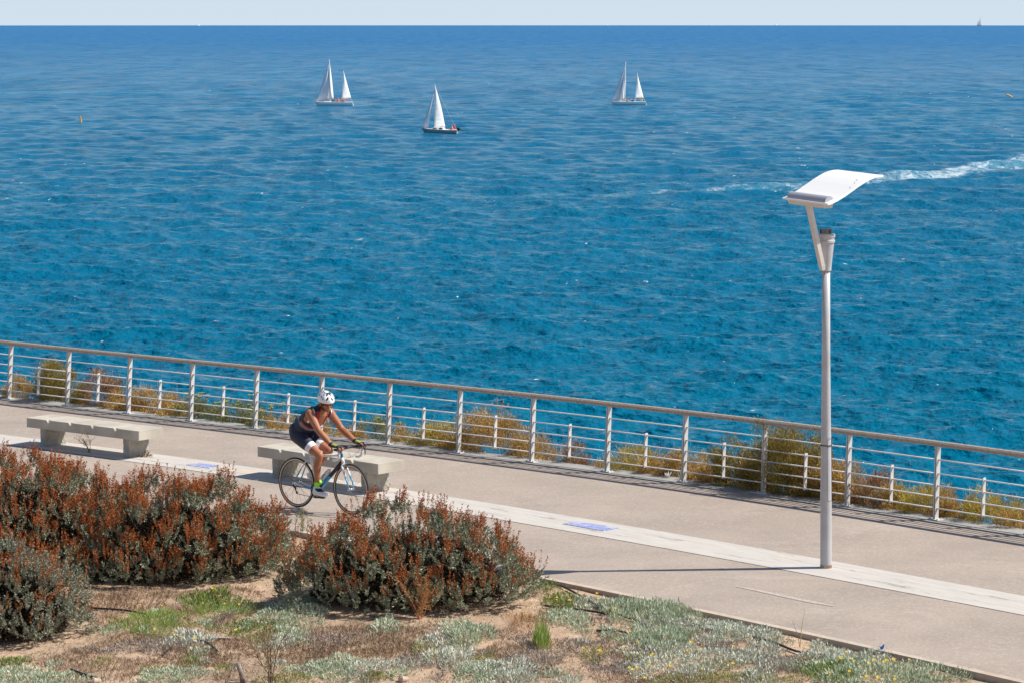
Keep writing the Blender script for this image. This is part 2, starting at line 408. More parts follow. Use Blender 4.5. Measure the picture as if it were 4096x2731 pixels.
def sea():
    vrow = np.r_[np.linspace(2150, 90, 1500), np.linspace(89, 26.6, 140)]
    yy = []
    for vv in vrow:     # depth of each image row on the curved sea
        a, b, c_ = FPX / (2 * ER), -vv, FPX * SEA_H
        disc = max(0.0, b * b - 4 * a * c_); yy.append((-b - math.sqrt(disc)) / (2 * a))
    yy = np.array(yy); yy = yy[np.r_[True, np.diff(yy) > 0]]
    yy = np.r_[40, 60, 80, yy[yy > 85]]; yy = yy[yy < 15500]; yy = np.r_[yy, 15970, 17000, 20000, 30000]
    k = np.r_[-3.5, -2, -1.1, -.7, -.45, np.linspace(-.30, .30, 860), .45, .7, 1.1, 2, 3.5]
    Y, K = np.meshgrid(yy, k, indexing='ij'); X = K * Y
    dy = np.gradient(yy)[:, None]; dxs = np.minimum(Y * (.60 / 860), 50)
    rg = np.random.default_rng(5); Z = np.zeros_like(X); SX = np.zeros_like(X); SY = np.zeros_like(X)
    core = (np.abs(K) < .305)
    for i in range(78):
        lam = .62 * (19 / .62) ** ((i + rg.random()) / 78)
        th = R(250) + rg.normal() * .55
        kk = 2 * math.pi / lam; kx, ky = math.cos(th) * kk, math.sin(th) * kk
        steep = .060 if lam < 1.6 else (.048 if lam < 3 else (.032 if lam < 6 else .022))
        wt = np.clip((lam * np.abs(math.sin(th)) ** -1 / dy - 2.2) / 2.5, 0, 1) * np.clip((lam / dxs - 2.5) / 2.5, 0, 1) * core
        A = steep / kk; ph = kx * X + ky * Y + rg.random() * 6.28
        s, c = np.sin(ph), np.cos(ph)
        Z += A * wt * s; SX -= A * wt * c * math.cos(th) * -.9; SY -= A * wt * c * math.sin(th) * -.9
    ZZ = HC - SEA_H - (X * X + Y * Y) / (2 * ER) + Z
    co = np.stack([X - SX * -1, Y - SY * -1, ZZ], -1)
    nr, nc = X.shape; me = bpy.data.meshes.new('sea')
    me.vertices.add(nr * nc); me.vertices.foreach_set('co', co.reshape(-1).astype(np.float32))
    i = np.arange((nr - 1) * (nc - 1)); r_, c_ = i // (nc - 1), i % (nc - 1); a = r_ * nc + c_
    F = np.stack([a, a + 1, a + nc + 1, a + nc], 1).astype(np.int32)
    me.loops.add(F.size); me.loops.foreach_set('vertex_index', F.reshape(-1))
    me.polygons.add(len(F)); me.polygons.foreach_set('loop_start', np.arange(0, F.size, 4, dtype=np.int32))
    me.polygons.foreach_set('loop_total', np.full(len(F), 4, dtype=np.int32))
    me.polygons.foreach_set('use_smooth', np.ones(len(F), dtype=bool)); me.update()
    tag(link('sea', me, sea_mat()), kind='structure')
sea()
# ------------------------------------------------------------------ railing
M_RAILW = mat('pale_painted_steel', (.62, .60, .575), .45, metal=.0, var=(.60, .58, .56), vscale=14)
M_BAR = mat('painted_bar', (.66, .64, .615), .4)
M_HAND = mat('weathered_wood', (.43, .34, .27), .8, var=(.30, .235, .185), vscale=30, bump=.3, bscale=120)
def railing():
    h = .937; lean = .05
    root = empty('railing', (0, 0, 0))
    tag(root, 'long pale steel seaside railing with five bars and weathered wooden handrail', 'railing')
    bx = [at(u, v) for u, v in POST_PX]
    xs = [p.x for p in bx]; d0 = (xs[3] - xs[0]) / 3; d1 = (xs[-1] - xs[-4]) / 3
    xs = [xs[0] - 3 * d0, xs[0] - 2 * d0, xs[0] - d0] + xs + [xs[-1] + d1, xs[-1] + 2 * d1, xs[-1] + 3 * d1]
    base = []
    for x in xs:
        y = float(y_rail(x)); base.append(Vector((x, y, zp(x, y) + .012)))
    def frame(x):
        n = nrm(y_rail, x); n3 = Vector((n[0], n[1], 0)); t3 = Vector((n[1], -n[0], 0)); return n3, t3
    def pt(x, hh, off=0):
        y = float(y_rail(x)); n3, t3 = frame(x)
        return Vector((x, y, zp(x, y) + .012)) + Vector((0, 0, hh)) + n3 * (lean * hh + off)
    FR = (.815, .626, .466, .313, .155)
    for i, x in enumerate(xs):
        n3, t3 = frame(x); up = (Vector((0, 0, 1)) + n3 * lean).normalized()
        m = MB(); b = base[i]
        for sgn in (-1, 1):      # twin flat plates, spacers between them
            c = b + t3 * (.013 * sgn)
            ring = lambda q, w_: [c + up * q + n3 * a * w_ + t3 * e * .005 for a, e in ((-1, -1), (1, -1), (1, 1), (-1, 1))]
            m.loft([ring(.008, .034), ring(h * .5, .036), ring(h, .037)])
        for hh in (.12, .24, .52, .90):
            c = b + up * hh
            m.box(c, (.018, .018, .02))
        p = m.build('post', M_RAILW, root)
        k = MB(); rot = Matrix((t3, n3, Vector((0, 0, 1)))).transposed()
        k.box(b + Vector((0, 0, .006)), (.17, .12, .012), rot=rot)
        for a in (-.06, .06):
            for e in (-.04, .04): k.lathe([(.011, 0), (.011, .012), (.004, .014)], b + rot @ Vector((a, e, .012)), 6)
        k.build('base_plate', M_RAILW, p)
    for i in range(len(xs) - 1):
        xm = (xs[i] + xs[i + 1]) / 2; n3, t3 = frame(xm); m = MB()
        up = (Vector((0, 0, 1)) + n3 * lean).normalized(); b = pt(xm, 0)
        ring = lambda q: [b + up * q + n3 * a * .028 + t3 * e * .005 for a, e in ((-1, -1), (1, -1), (1, 1), (-1, 1))]
        m.loft([ring(h * .135), ring(h * .66)])
        m.build('short_post', M_RAILW, root)
        for f_ in FR:
            mb = MB(); q = np.linspace(xs[i], xs[i + 1], 5)
            mb.loft([[pt(x, h * f_, .002 + .019 * math.cos(t)) + Vector((0, 0, .0095 * math.sin(t))) for t in [6.2832 * j / 8 for j in range(8)]] for x in q])
            mb.build('bar', M_BAR, root, smooth=True)
        # handrail plank: seam a little past each mid-span
        sx0 = xs[i] + (xs[i + 1] - xs[i]) * .62; sx1 = xs[min(i + 2, len(xs) - 1)] if i + 2 >= len(xs) else xs[i + 1] + (xs[i + 2] - xs[i + 1]) * .62
        q = np.linspace(sx0 + .004, sx1 - .004, 6); rings = []
        for x in q:
            n3, _ = frame(x)
            c = pt(x, h); P2 = [(-.052, .012), (-.040, .001), (.040, 0), (.052, .012), (.052, .040), (.030, .062), (-.030, .062), (-.052, .040)]
            rings.append([c + n3 * a + Vector((0, 0, b_)) for a, b_ in P2])
        mb = MB(); mb.loft(rings); mb.build('handrail_plank', M_HAND, root)
    return xs
RX = railing()

# ------------------------------------------------------------------ benches
def bench(p1, p2, label):
    """p1, p2: px of the front top edge's left and right corner"""
    a = at(*p1, .43); b = at(*p2, .43); ax = (b - a); L = ax.length; ax.normalize()
    ay = Vector((-ax.y, ax.x, 0)).normalized(); az = ax.cross(ay)
    D = .50; T = .145; N = 4
    ctr = a - Vector((0, 0, .43))
    root = empty('concrete_bench', ctr); tag(root, label, 'bench', 'concrete benches on the promenade')
    root.rotation_euler = Matrix((ax, ay, az)).transposed().to_euler()
    m = MB(); z1, z0 = .43, .43 - T
    V = [(0, 0, z0), (L, 0, z0)]; front = [0, 1]; V += [(L, 0, z1)]; front.append(2); top = [2]
    faces = []
    for k in range(N, 0, -1):
        x = L * k / (N + 1); w_ = .045
        i = len(V); V += [(x + w_, 0, z1), (x, 0, z1 - .055), (x - w_, 0, z1), (x + w_, .045, z1), (x - w_, .045, z1)]
        front += [i, i + 1, i + 2]; top += [i, i + 3, i + 4, i + 2]
        faces += [(i, i + 3, i + 1), (i + 3, i + 4, i + 1), (i + 4, i + 2, i + 1)]
    i = len(V); V += [(0, 0, z1), (0, D, z1), (L, D, z1), (0, D, z0), (L, D, z0)]
    front.append(i); top += [i, i + 1, i + 2]
    m.add(V, [tuple(front), tuple(top)[::-1], (i, 0, i + 3, i + 1), (1, 2, i + 2, i + 4), (i + 1, i + 3, i + 4, i + 2), (0, 1, i + 4, i + 3)] + faces)
    bm = bmesh.new(); me = bpy.data.meshes.new('seat_slab')
    vv = [bm.verts.new(p) for p in m.v]
    for f in m.f: bm.faces.new([vv[q] for q in f])
    bmesh.ops.recalc_face_normals(bm, faces=bm.faces); bmesh.ops.triangulate(bm, faces=bm.faces); bm.to_mesh(me); bm.free()
    o = link('seat_slab', me, M_BENCH, root)
    md = o.modifiers.new('bevel', 'BEVEL'); md.width = .006; md.segments = 1; md.limit_method = 'ANGLE'; md.angle_limit = R(30)
    for x0 in (.27, L - .40):
        bm = bmesh.new(); bmesh.ops.create_cube(bm, size=1)
        bmesh.ops.subdivide_edges(bm, edges=bm.edges, cuts=9, use_grid_fill=True)
        rg = random.Random(int(x0 * 100))
        for v in bm.verts:
            p = v.co; s_ = 1.0 if abs(p.z) > .49 else 1.0
            tp = 1 + .03 * (p.z)
            v.co = Vector((x0 + .065 + p.x * .13 * tp, .05 + .20 + p.y * .40 * tp, .141 + p.z * .286))
            if abs(p.z) < .49: v.co += Vector((rg.uniform(-1, 1), rg.uniform(-1, 1), 0)) * .004
        me = bpy.data.meshes.new('leg'); bm.to_mesh(me); bm.free()
        link('leg', me, M_BLEG, root, smooth=False)
bench((107, 1669), (555.6, 1722.9), 'long notched concrete bench standing alone near the left edge')
bench((1030.4, 1783.7), (1512.7, 1854), 'long notched concrete bench right behind the cyclist')

# ------------------------------------------------------------------ mosaic tiles and the faint painted line
def mosaic_mat():
    g = NG('blue_white_mosaic'); o = g.tc.outputs['Object']
    v = g.n.new('ShaderNodeTexVoronoi'); v.inputs['Scale'].default_value = 22; g.l.new(o, v.inputs['Vector'])
    sep = g.n.new('ShaderNodeSeparateColor'); g.l.new(v.outputs['Color'], sep.inputs[0])
    ve = g.n.new('ShaderNodeTexVoronoi'); ve.feature = 'DISTANCE_TO_EDGE'; ve.inputs['Scale'].default_value = 22; g.l.new(o, ve.inputs['Vector'])
    swirl = g.noise(o, 6, 2, .5, 1.5)
    c = g.mix(g.rng(sep.outputs[0], 0, 1), C3(.20, .22, .48), C3(.33, .37, .66))
    c = g.mix(g.rng(g.math('ADD', swirl, g.math('MULTIPLY', sep.outputs[1], .25)), .66, .72), c, C3(.52, .53, .64))
    c = g.mix(g.rng(ve.outputs['Distance'], 0, .06, .8, 0), c, C3(.55, .54, .56))
    g.l.new(c, g.p.inputs['Base Color']); g.p.inputs['Roughness'].default_value = .35
    return g.m
M_MOS = mosaic_mat()
def mosaic(px, label):
    P = [at(u, v) for u, v in px]; n = len(P); m = MB()
    m.loft([[Vector((p.x, p.y, zp(p.x, p.y) - .01)) for p in P], [Vector((p.x, p.y, zp(p.x, p.y) + .012)) for p in P]])
    tag(m.build('mosaic_tile', M_MOS), label, 'mosaic', 'blue mosaics set in the stone band')
mosaic([(2250, 2095.8), (2414, 2124.4), (2475, 2113), (2313, 2086.5)], 'blue and white mosaic panel in the pale band, between cyclist and lamp post')
mosaic([(743.7, 1859.5), (837, 1873.5), (879, 1863), (795, 1852.5)], 'blue and white mosaic panel in the pale band, between the two benches')
M_PATCH = mat('tan_patch', (.60, .50, .39), .85, var=(.52, .43, .34), vscale=6)
tag(strip('repaired_patch', [at(u, v)[:2] for u, v in ((848, 1874), (935, 1888), (1010, 1899))], [at(u, v)[:2] for u, v in ((886, 1864.5), (975, 1878), (1050, 1889))], M_PATCH, .0075), kind='structure')
def paint_mat():
    g = NG('worn_white_paint'); o = g.tc.outputs['Object']
    n_ = g.noise(o, 30, 3, .7); c = g.mix(g.rng(n_, .42, .60), C3(.37, .305, .255), C3(.52, .455, .405))
    g.l.new(c, g.p.inputs['Base Color']); g.p.inputs['Roughness'].default_value = .8; return g.m
la = [at(u, v)[:2] for u, v in ((2944, 2342), (3040, 2359), (3140, 2380), (3240, 2401), (3336, 2421))]
lb = [at(u, v)[:2] for u, v in ((2944, 2346), (3040, 2367), (3140, 2389), (3240, 2410), (3336, 2425))]
tag(strip('painted_line', la, lb, paint_mat(), .004), kind='structure')

# ------------------------------------------------------------------ lamp post
M_POLE = mat('pale_grey_paint', (.51, .50, .51), .4, var=(.44, .43, .435), vscale=5)
M_LWHT = mat('white_lamp_sheet', (.86, .84, .81), .35)
M_LGRY = mat('grey_lamp_housing', (.36, .37, .42), .4)
M_CAP = mat('dark_aluminium', (.17, .165, .16), .45, metal=.5)
M_CREAM = mat('cream_paint', (.62, .56, .50), .5)
M_ARM = mat('arm_paint', (.66, .61, .56), .5, var=(.58, .53, .48), vscale=12)
M_BLK = mat('black_rubber', (.015, .015, .016), .6)
M_SEAM = mat('dark_door_seam', (.10, .09, .10), .8)  # dark colour of the inspection door joint
def lamp():
    b = at(3304, 2270); root = empty('street_lamp', b)
    tag(root, 'tall white promenade lamp post with a wavy white reflector sheet', 'lamp post')
    m = MB(); m.lathe([(.068, -.02), (.068, .03), (.066, .9), (.058, 1.6), (.049, 2.5), (.048, 3.50)], n=28); pole = m.build('pole', M_POLE, root, smooth=True)
    m = MB(); m.lathe([(.0655, 1.428), (.0690, 1.430), (.0690, 1.437), (.0655, 1.439)], n=28); m.build('band', M_BLK, pole)
    m = MB(); m.lathe([(.0685, .0), (.0694, .004), (.0694, .035), (.0670, .05)], n=28); m.build('rusty_foot', mat('rust_stained_paint', (.44, .40, .38), .7, var=(.24, .13, .07), vscale=14, detail=6), pole)
    # inspection door: thin seam on the pole's right front
    m = MB()
    def onp(a, z, r_=.0668): return Vector((r_ * math.cos(a), r_ * math.sin(a), z))
    loop = []
    for k in range(9): loop.append(onp(R(-90 + 8 + 62 * k / 8), 1.52))
    for k in range(1, 12): loop.append(onp(R(-20), 1.52 - .73 * k / 12))
    for k in range(9): loop.append(onp(R(-20 - 62 * k / 8), .79))
    for k in range(1, 12): loop.append(onp(R(-82), .79 + .73 * k / 12))
    m.tube(loop, .0022, 4, closed=True); m.build('inspection_door', M_SEAM, pole)
    m = MB(); m.lathe([(.0, 3.46), (.062, 3.46), (.064, 3.50), (.092, 3.765), (.095, 3.785), (.104, 3.79), (.104, 3.815), (.097, 3.82), (.099, 3.85), (.107, 3.853), (.108, 3.882), (.099, 3.888), (.06, 3.90)], n=32)
    sl_ = m.build('sleeve', M_POLE, root, smooth=False)
    m = MB(); m.lathe([(.074, 3.89), (.075, 3.94), (.070, 3.945), (.0, 3.945)], (0, 0, 0), 28)
    for k in range(4):
        a = R(-60 + 90 * k); m.box((.0755 * math.cos(a), .0755 * math.sin(a), 3.918), (.012, .012, .045), 1, Matrix.Rotation(a, 3, 'Z'))
    m.build('cap', [M_CAP, M_BLK], root)
    for q in ((-.016, -.047, 3.43), (.042, -.022, 3.47)): m = MB(); m.sphere(q, .007, 6); m.build('bolt', M_CAP, root)
    # reflector: w axis along the promenade, l axis towards the sea
    wx = Vector((.65, -.76, 0)).normalized(); lx = Vector((.76, .65, 0)).normalized()
    c0 = at_w(3311, 823, 31.4)
    low = c0 - wx * .72 - b                        # far-left end of the low edge, local
    prof = [(0, 0), (.05, .004), (.166, .038), (.29, .085), (.41, .138), (.52, .188), (.63, .232), (.72, .262), (.80, .280), (.87, .288), (.95, .288)]
    tp = Vector((0, 0, .035))
    m = MB(); rings = []
    for l_, z in prof:
        i = prof.index((l_, z)); a, c = prof[max(0, i - 1)], prof[min(len(prof) - 1, i + 1)]
        tn = (lx * (c[0] - a[0]) + Vector((0, 0, c[1] - a[1]))).normalized(); up = -wx.cross(tn).normalized(); up = up if up.z > 0 else -up
        p = low + lx * l_ + Vector((0, 0, z)); q = p + wx * .72
        rings.append([p + tp, q, q + up * .022, p + tp + up * .022])
    m.loft(rings); refl = m.build('reflector', M_LWHT, root, bevel=.003)
    for a, l_ in ((.60, .62), (.63, .55), (.66, .44)):
        m = MB(); z = np.interp(l_, [q[0] for q in prof], [q[1] for q in prof]); m.sphere(low + wx * a + lx * l_ + Vector((0, 0, float(z) + .028 + .035 * (1 - a / .72))), .006, 6)
        m.build('screw', M_CAP, refl)
    def along(a, l_, z): return low + wx * a + lx * l_ + Vector((0, 0, z + .035 * (1 - a / .72)))
    rings = []
    for a in np.linspace(.06, .66, 8):
        rings.append([along(a, .095 + .075 * math.cos(t), .020 + .075 * math.sin(t)) for t in np.linspace(0, math.pi, 12)])
    m = MB(); m.loft(rings); m.build('lamp_housing', M_LGRY, root)
    rings = []
    for a in (.08, .64):
        rings.append([along(a, l_, z) for l_, z in ((.01, -.002), (.03, -.045), (.16, -.045), (.19, -.002 + .02))])
    m = MB(); m.loft(rings); m.build('lamp_underside', M_CREAM, root)
    foot = Vector((-.045, -.06, 3.47)); head = along(.33, .10, -.040)
    m = MB(); rings = []
    for t, wd in ((0, .020), (.06, .026), (1, .026)):
        p = foot.lerp(head, t); rings.append([p + wx * a * wd + lx * e * .030 for a, e in ((-1, -1), (1, -1), (1, 1), (-1, 1))])
    m.loft(rings); m.build('arm', M_ARM, root)
lamp()
#@@SPLIT2@@
# ------------------------------------------------------------------ vegetation
def lf(name, cols, transl=.15, rough=.65, spec=.3): return mat(name, cols[0], rough, spec=spec, island=cols, transl=transl)
M_SHR = lf('sea_lavender_leaf', [(.07, .09, .05), (.16, .185, .11), (.29, .32, .205), (.50, .52, .38)], .08, .5, .5)
M_SHRG = lf('grey_green_leaf', [(.09, .105, .065), (.19, .205, .14), (.31, .32, .23), (.47, .48, .36)], .08, .5, .5)
M_RUST = lf('dried_flower_rust', [(.22, .065, .022), (.42, .135, .042), (.58, .22, .080), (.32, .095, .032)], .1, .8, .1)
M_INNER = lf('shade_dark_twig', [(.035, .028, .020), (.06, .048, .034), (.085, .07, .05)], .0, .95, .05)  # twig filler coloured near black, painting the shade in the shrubs' gaps
M_BRANCH = mat('shrub_branch', (.13, .095, .07), .9, var=(.08, .06, .045), vscale=20)
def spike_cloud(tips, dirs, Ls, rg, per=40, rad=.016):
    n = len(tips); t = rg.random((n, per)); ax = norm(dirs)[:, None, :]
    r_ = rad * (1.05 - .75 * t)[..., None]
    off = unit(n * per, rg).reshape(n, per, 3); off -= ax * (off * ax).sum(-1, keepdims=True)
    B = tips[:, None, :] + ax * (t * Ls[:, None])[..., None] + norm(off) * r_ * rg.random((n, per, 1)) * .9
    D = norm(off) * .7 + ax * .9 + rg.normal(size=(n, per, 3)) * .35
    return leaves(B.reshape(-1, 3), D.reshape(-1, 3), rg.uniform(.012, .022, n * per), rg.uniform(.007, .012, n * per), rg)
def shrub(c, rx, ry, h, label, seed, leafm, heads=90, hr=.17, spk=5, group='rust flowered shrubs in the garden', spkmin=.05, tuft=19, nleaf=44, ll=.84):
    rg = np.random.default_rng(seed); root = empty('flowering_shrub', c); tag(root, label, 'shrub', group)
    k = np.arange(heads) + .5; ph = math.pi * (1 + 5 ** .5) * k; z = .98 - 1.10 * k / heads
    z = np.clip(z + rg.normal(size=heads) * .03, -.12, 1); s = np.sqrt(1 - np.clip(z, -1, 1) ** 2)
    d = np.stack([np.cos(ph) * s, np.sin(ph) * s, z], 1)
    lump = 1 + .11 * np.sin(d[:, 0] * 5 + seed) * np.cos(d[:, 1] * 4 + seed * 2) + rg.normal(size=heads) * .06
    ext = np.array([rx, ry, h]) - hr * .8
    H = d * ext * lump[:, None]; H[:, 2] = np.maximum(H[:, 2], .10 + rg.random(heads) * .08)
    hrad = hr * rg.uniform(.75, 1.3, heads)
    outw = norm(d * np.array([1 / rx, 1 / ry, 1 / h]) + np.array([0, 0, .25]))
    td = unit(heads * tuft, rg).reshape(heads, tuft, 3) + outw[:, None, :] * .9 + np.array([0, 0, .3]); td = norm(td)
    T = (H[:, None, :] + td * (hrad[:, None] * rg.uniform(.55, 1.0, (heads, tuft)))[..., None]).reshape(-1, 3); td = td.reshape(-1, 3)
    T[:, 2] = np.maximum(T[:, 2], .03)
    nT = len(T); st = norm(td * .8 + np.array([0, 0, .55]) + rg.normal(size=(nT, 3)) * .15)
    t = rg.random((nT, nleaf)); B = T[:, None, :] + st[:, None, :] * (t * .11 - .05)[..., None]
    D = st[:, None, :] * (.35 + t[..., None] * .8) + rg.normal(size=(nT, nleaf, 3)) * .55
    P = leaves(B.reshape(-1, 3), D.reshape(-1, 3), rg.uniform(.026, .046, nT * nleaf) * ll, rg.uniform(.008, .0125, nT * nleaf) * ll, rg)
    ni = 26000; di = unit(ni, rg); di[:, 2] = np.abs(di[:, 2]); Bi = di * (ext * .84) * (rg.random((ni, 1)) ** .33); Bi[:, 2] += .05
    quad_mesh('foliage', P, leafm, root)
    quad_mesh('inner_shade_twigs', leaves(Bi, di + rg.normal(size=(ni, 3)) * .6, rg.uniform(.05, .09, ni), .013, rg), M_INNER, root)
    # flower spikes above the heads
    n = int(heads * spk); hi = rg.integers(0, heads, n); keep = (d[hi, 2] + rg.normal(size=n) * .22) > spkmin; hi = hi[keep]; n = len(hi)
    sd = norm(outw[hi] * .7 + rg.normal(size=(n, 3)) * .33 + np.array([0, 0, .75])); sp = H[hi] + sd * (hrad[hi] * rg.uniform(.75, 1.1, n))[:, None]
    sp = sp + rg.normal(size=(n, 3)) * .03; ud = norm(sd * .55 + np.array([0, 0, 1]) + rg.normal(size=(n, 3)) * .14)
    Ls = rg.uniform(.09, .19, n)
    quad_mesh('dried_flowers', spike_cloud(sp, ud, Ls, rg), M_RUST, root)
    m = MB()
    for i in range(14):
        j = rg.integers(0, heads); e = Vector(H[j]); b0 = Vector((rg.normal() * .08, rg.normal() * .08, -.05))
        mid = b0.lerp(e, .5) + Vector((0, 0, -.08)) * rg.random(); m.tube([b0, b0.lerp(mid, .6), mid, e], [.022, .017, .012, .005], 6)
    m.build('branches', M_BRANCH, root, smooth=True)
    return root
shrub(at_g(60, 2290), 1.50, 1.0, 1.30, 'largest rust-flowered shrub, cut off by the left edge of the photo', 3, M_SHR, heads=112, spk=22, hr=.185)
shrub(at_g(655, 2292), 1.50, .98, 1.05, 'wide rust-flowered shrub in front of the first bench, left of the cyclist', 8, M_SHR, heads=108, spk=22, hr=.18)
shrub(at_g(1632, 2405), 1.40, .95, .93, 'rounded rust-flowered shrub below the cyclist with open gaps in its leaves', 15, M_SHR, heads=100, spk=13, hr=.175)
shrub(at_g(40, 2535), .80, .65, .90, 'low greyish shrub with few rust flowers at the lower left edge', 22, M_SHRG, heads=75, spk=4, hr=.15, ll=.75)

# ground cover
SILV = [(.26, .29, .21), (.42, .46, .35), (.60, .63, .51), (.76, .76, .66)]
M_SILV = lf('silver_leaf', SILV, .1, .8, .1)
M_SILG = lf('silver_green_leaf', [(.20, .26, .14), (.34, .42, .26), (.50, .58, .41), (.68, .72, .56)], .15, .75, .15)
M_PURP = lf('dry_mauve_leaf', [(.17, .125, .105), (.28, .22, .19), (.38, .31, .27), (.47, .42, .36)], .1, .9, .1)
M_DRY = lf('dry_brown_twigs', [(.15, .09, .055), (.28, .18, .11), (.38, .26, .17), (.46, .35, .25)], .1, .9, .1)
M_GRN = lf('bright_green_leaf', [(.06, .11, .025), (.12, .19, .04), (.20, .28, .06), (.32, .38, .13)], .3, .55, .3)
M_LIME = lf('fresh_grass_blade', [(.14, .22, .04), (.24, .36, .06), (.38, .46, .14)], .35, .5, .3)
M_YGRN = lf('yellow_green_leaf', [(.18, .19, .05), (.30, .30, .09), (.42, .40, .16), (.50, .46, .26)], .25, .6, .2)
M_RED = lf('red_orange_twig', [(.35, .12, .06), (.48, .20, .08), (.30, .22, .06), (.52, .30, .14)], .2, .8, .1)
M_YEL = mat('yellow_petal', (.80, .56, .03), .6, transl=.2)
def patch_leaves(c, rx, ry, hgt, dens, L, W, rg, upb=.7, rag=.25):
    n = int(math.pi * rx * ry * dens); a = rg.random(n) * 6.283; r_ = np.sqrt(rg.random(n))
    edge = 1 + rag * np.sin(a * 3 + rg.random() * 6) + rag * .6 * np.sin(a * 7 + rg.random() * 6)
    x = r_ * edge * np.cos(a) * rx; y = r_ * edge * np.sin(a) * ry
    nz_ = .6 + .4 * np.sin(x * 17 + c.x * 9) * np.sin(y * 15 + c.y * 5)
    z = np.maximum(0, 1 - r_ ** 2) ** .5 * hgt * nz_ * rg.uniform(.25, 1, n)
    B = np.stack([c.x + x, c.y + y, np.array([gz(c.x + p, c.y + q) for p, q in zip(x, y)]) + z - .01], 1)
    rad = np.stack([x / rx, y / ry, np.full(n, upb)], 1); cl = np.sin(B[:, :1] * 60) * .0
    # leaves fan out of many small rosettes
    cx = np.round(B[:, 0] / .07) * .07; cy = np.round(B[:, 1] / .07) * .07
    fan = np.stack([B[:, 0] - cx, B[:, 1] - cy, np.zeros(n)], 1) / .035
    D = rad * .45 + fan * .55 + rg.normal(size=(n, 3)) * .30 + np.array([0, 0, upb * .6])
    return leaves(B, D, rg.uniform(L * .7, L * 1.25, n), rg.uniform(W * .7, W * 1.3, n), rg)
def flower(parent, p, rg, s=1.0):
    m = MB(); n = 9; c = Vector(p); tilt = Matrix.Rotation(rg.normal() * .3 + .35, 3, 'X') @ Matrix.Rotation(rg.random() * 6, 3, 'Z')
    for i in range(n):
        a = 6.283 * i / n; e = Vector((math.cos(a), math.sin(a), .25)); q = Vector((-math.sin(a), math.cos(a), 0))
        P = [e * .004, e * .015 + q * .006, e * .026, e * .015 - q * .006]
        m.add([c + tilt @ (v * s) for v in P], [(0, 1, 2, 3)])
    m.tube([c - Vector((0, 0, .05)), c], .0018, 4)
    m.build('flower', M_YEL, parent)
def clump(u, v, ru, rv, hgt, mt, label=None, name='ground_plant', cat='plant', dens=2600, L=.045, W=.009, fl=0, upb=.7, group=None, seed=None, flpos=None):
    c = at_g(u, v + hgt * 130); rg = np.random.default_rng(seed or int(u * 7 + v)); sc = (v - V0) / 6.45
    rx = ru * 1.15 / sc; ry = max(.15, rv * 1.3 / (sc * (v - V0) / FPX) - hgt * .4)
    P = patch_leaves(c, rx, ry, hgt, dens, L, W, rg, upb)
    if label is None: return P
    P = P - np.array([c.x, c.y, c.z]); o = quad_mesh(name, P, mt); o.location = c; tag(o, label, cat, group)
    tops = P[:, 2, :]
    for i in range(fl):
        q = tops[rg.integers(0, len(tops))]; p = Vector((q[0], q[1], max(q[2], hgt * .6) + .012)); flower(o, p, rg, rg.uniform(.55, .85))
    return o
GR = 'distinct low plants in the garden'
clump(826, 2384, 80, 32, .14, M_GRN, 'bright green leafy plant with yellow flowers at the foot of the wide shrub', fl=5, L=.06, W=.012, group=GR)
clump(876, 2436, 100, 30, .07, M_LIME, 'thin light grass in front of the bright green flowering plant', 'grass_tuft', 'grass', dens=2000, L=.08, W=.005, fl=2, group=GR)
clump(607, 2497, 105, 40, .09, M_LIME, 'loose light green grass tuft beside the black hose, with a few yellow flowers', 'grass_tuft', 'grass', dens=2400, L=.10, W=.006, fl=3, group=GR)
clump(1014, 2501, 130, 30, .08, M_GRN, 'flat bright green mat with two yellow flowers between the shrubs', L=.035, W=.010, fl=2, group=GR)
clump(751, 2557, 88, 32, .09, M_SILV, 'silver rosette plant with yellow flowers beside the short black hose', fl=3, L=.055, W=.012, group=GR)
clump(2252, 2398, 66, 28, .12, M_GRN, 'green plant full of yellow flowers right of the rounded shrub', fl=7, L=.05, W=.011, group=GR)
clump(2166, 2546, 22, 30, .26, M_LIME, 'upright vivid green grass tuft on bare sand', 'grass_tuft', 'grass', dens=9000, L=.13, W=.006, upb=2.4, group=GR)
clump(2645, 2550, 122, 40, .16, M_SILG, 'dense silver green mound in the middle of the lower garden', dens=5000, L=.06, W=.008, fl=1, upb=1.4, group=GR)
clump(2482, 2436, 70, 34, .15, M_SILG, 'blue green tufted plant with orange flowers near the kerb', dens=4500, L=.065, W=.009, fl=4, upb=1.3, group=GR)
clump(2655, 2446, 115, 38, .14, M_SILG, 'wide silver green plant touching the garden kerb', dens=4200, L=.06, W=.009, upb=1.2, group=GR)
clump(1867, 2528, 88, 36, .16, M_SILG, 'rounded silver cushion at the foot of the rounded shrub', dens=4500, L=.055, W=.009, group=GR)
clump(2108, 2478, 68, 34, .16, M_RED, 'red and orange wispy plant at the right foot of the rounded shrub', dens=3000, L=.06, W=.004, group=GR)
clump(3512, 2690, 285, 46, .14, M_SILG, 'broad pale green mat dotted with yellow flowers at the bottom right', 'flowering_mat', dens=3800, L=.05, W=.010, fl=16, group=GR)
clump(3326, 2690, 100, 34, .12, M_GRN, 'greener leafy patch inside the bottom right flowering mat', dens=3400, L=.05, W=.010, fl=4, group=GR)
clump(2720, 2636, 235, 58, .12, M_SILV, 'large silver mat with many small yellow flowers at the bottom centre', 'flowering_mat', dens=3400, L=.045, W=.010, fl=20, group=GR)
clump(2374, 2610, 50, 20, .12, M_YGRN, 'small yellow green plant beside the large silver mat', dens=3500, fl=2, group=GR)
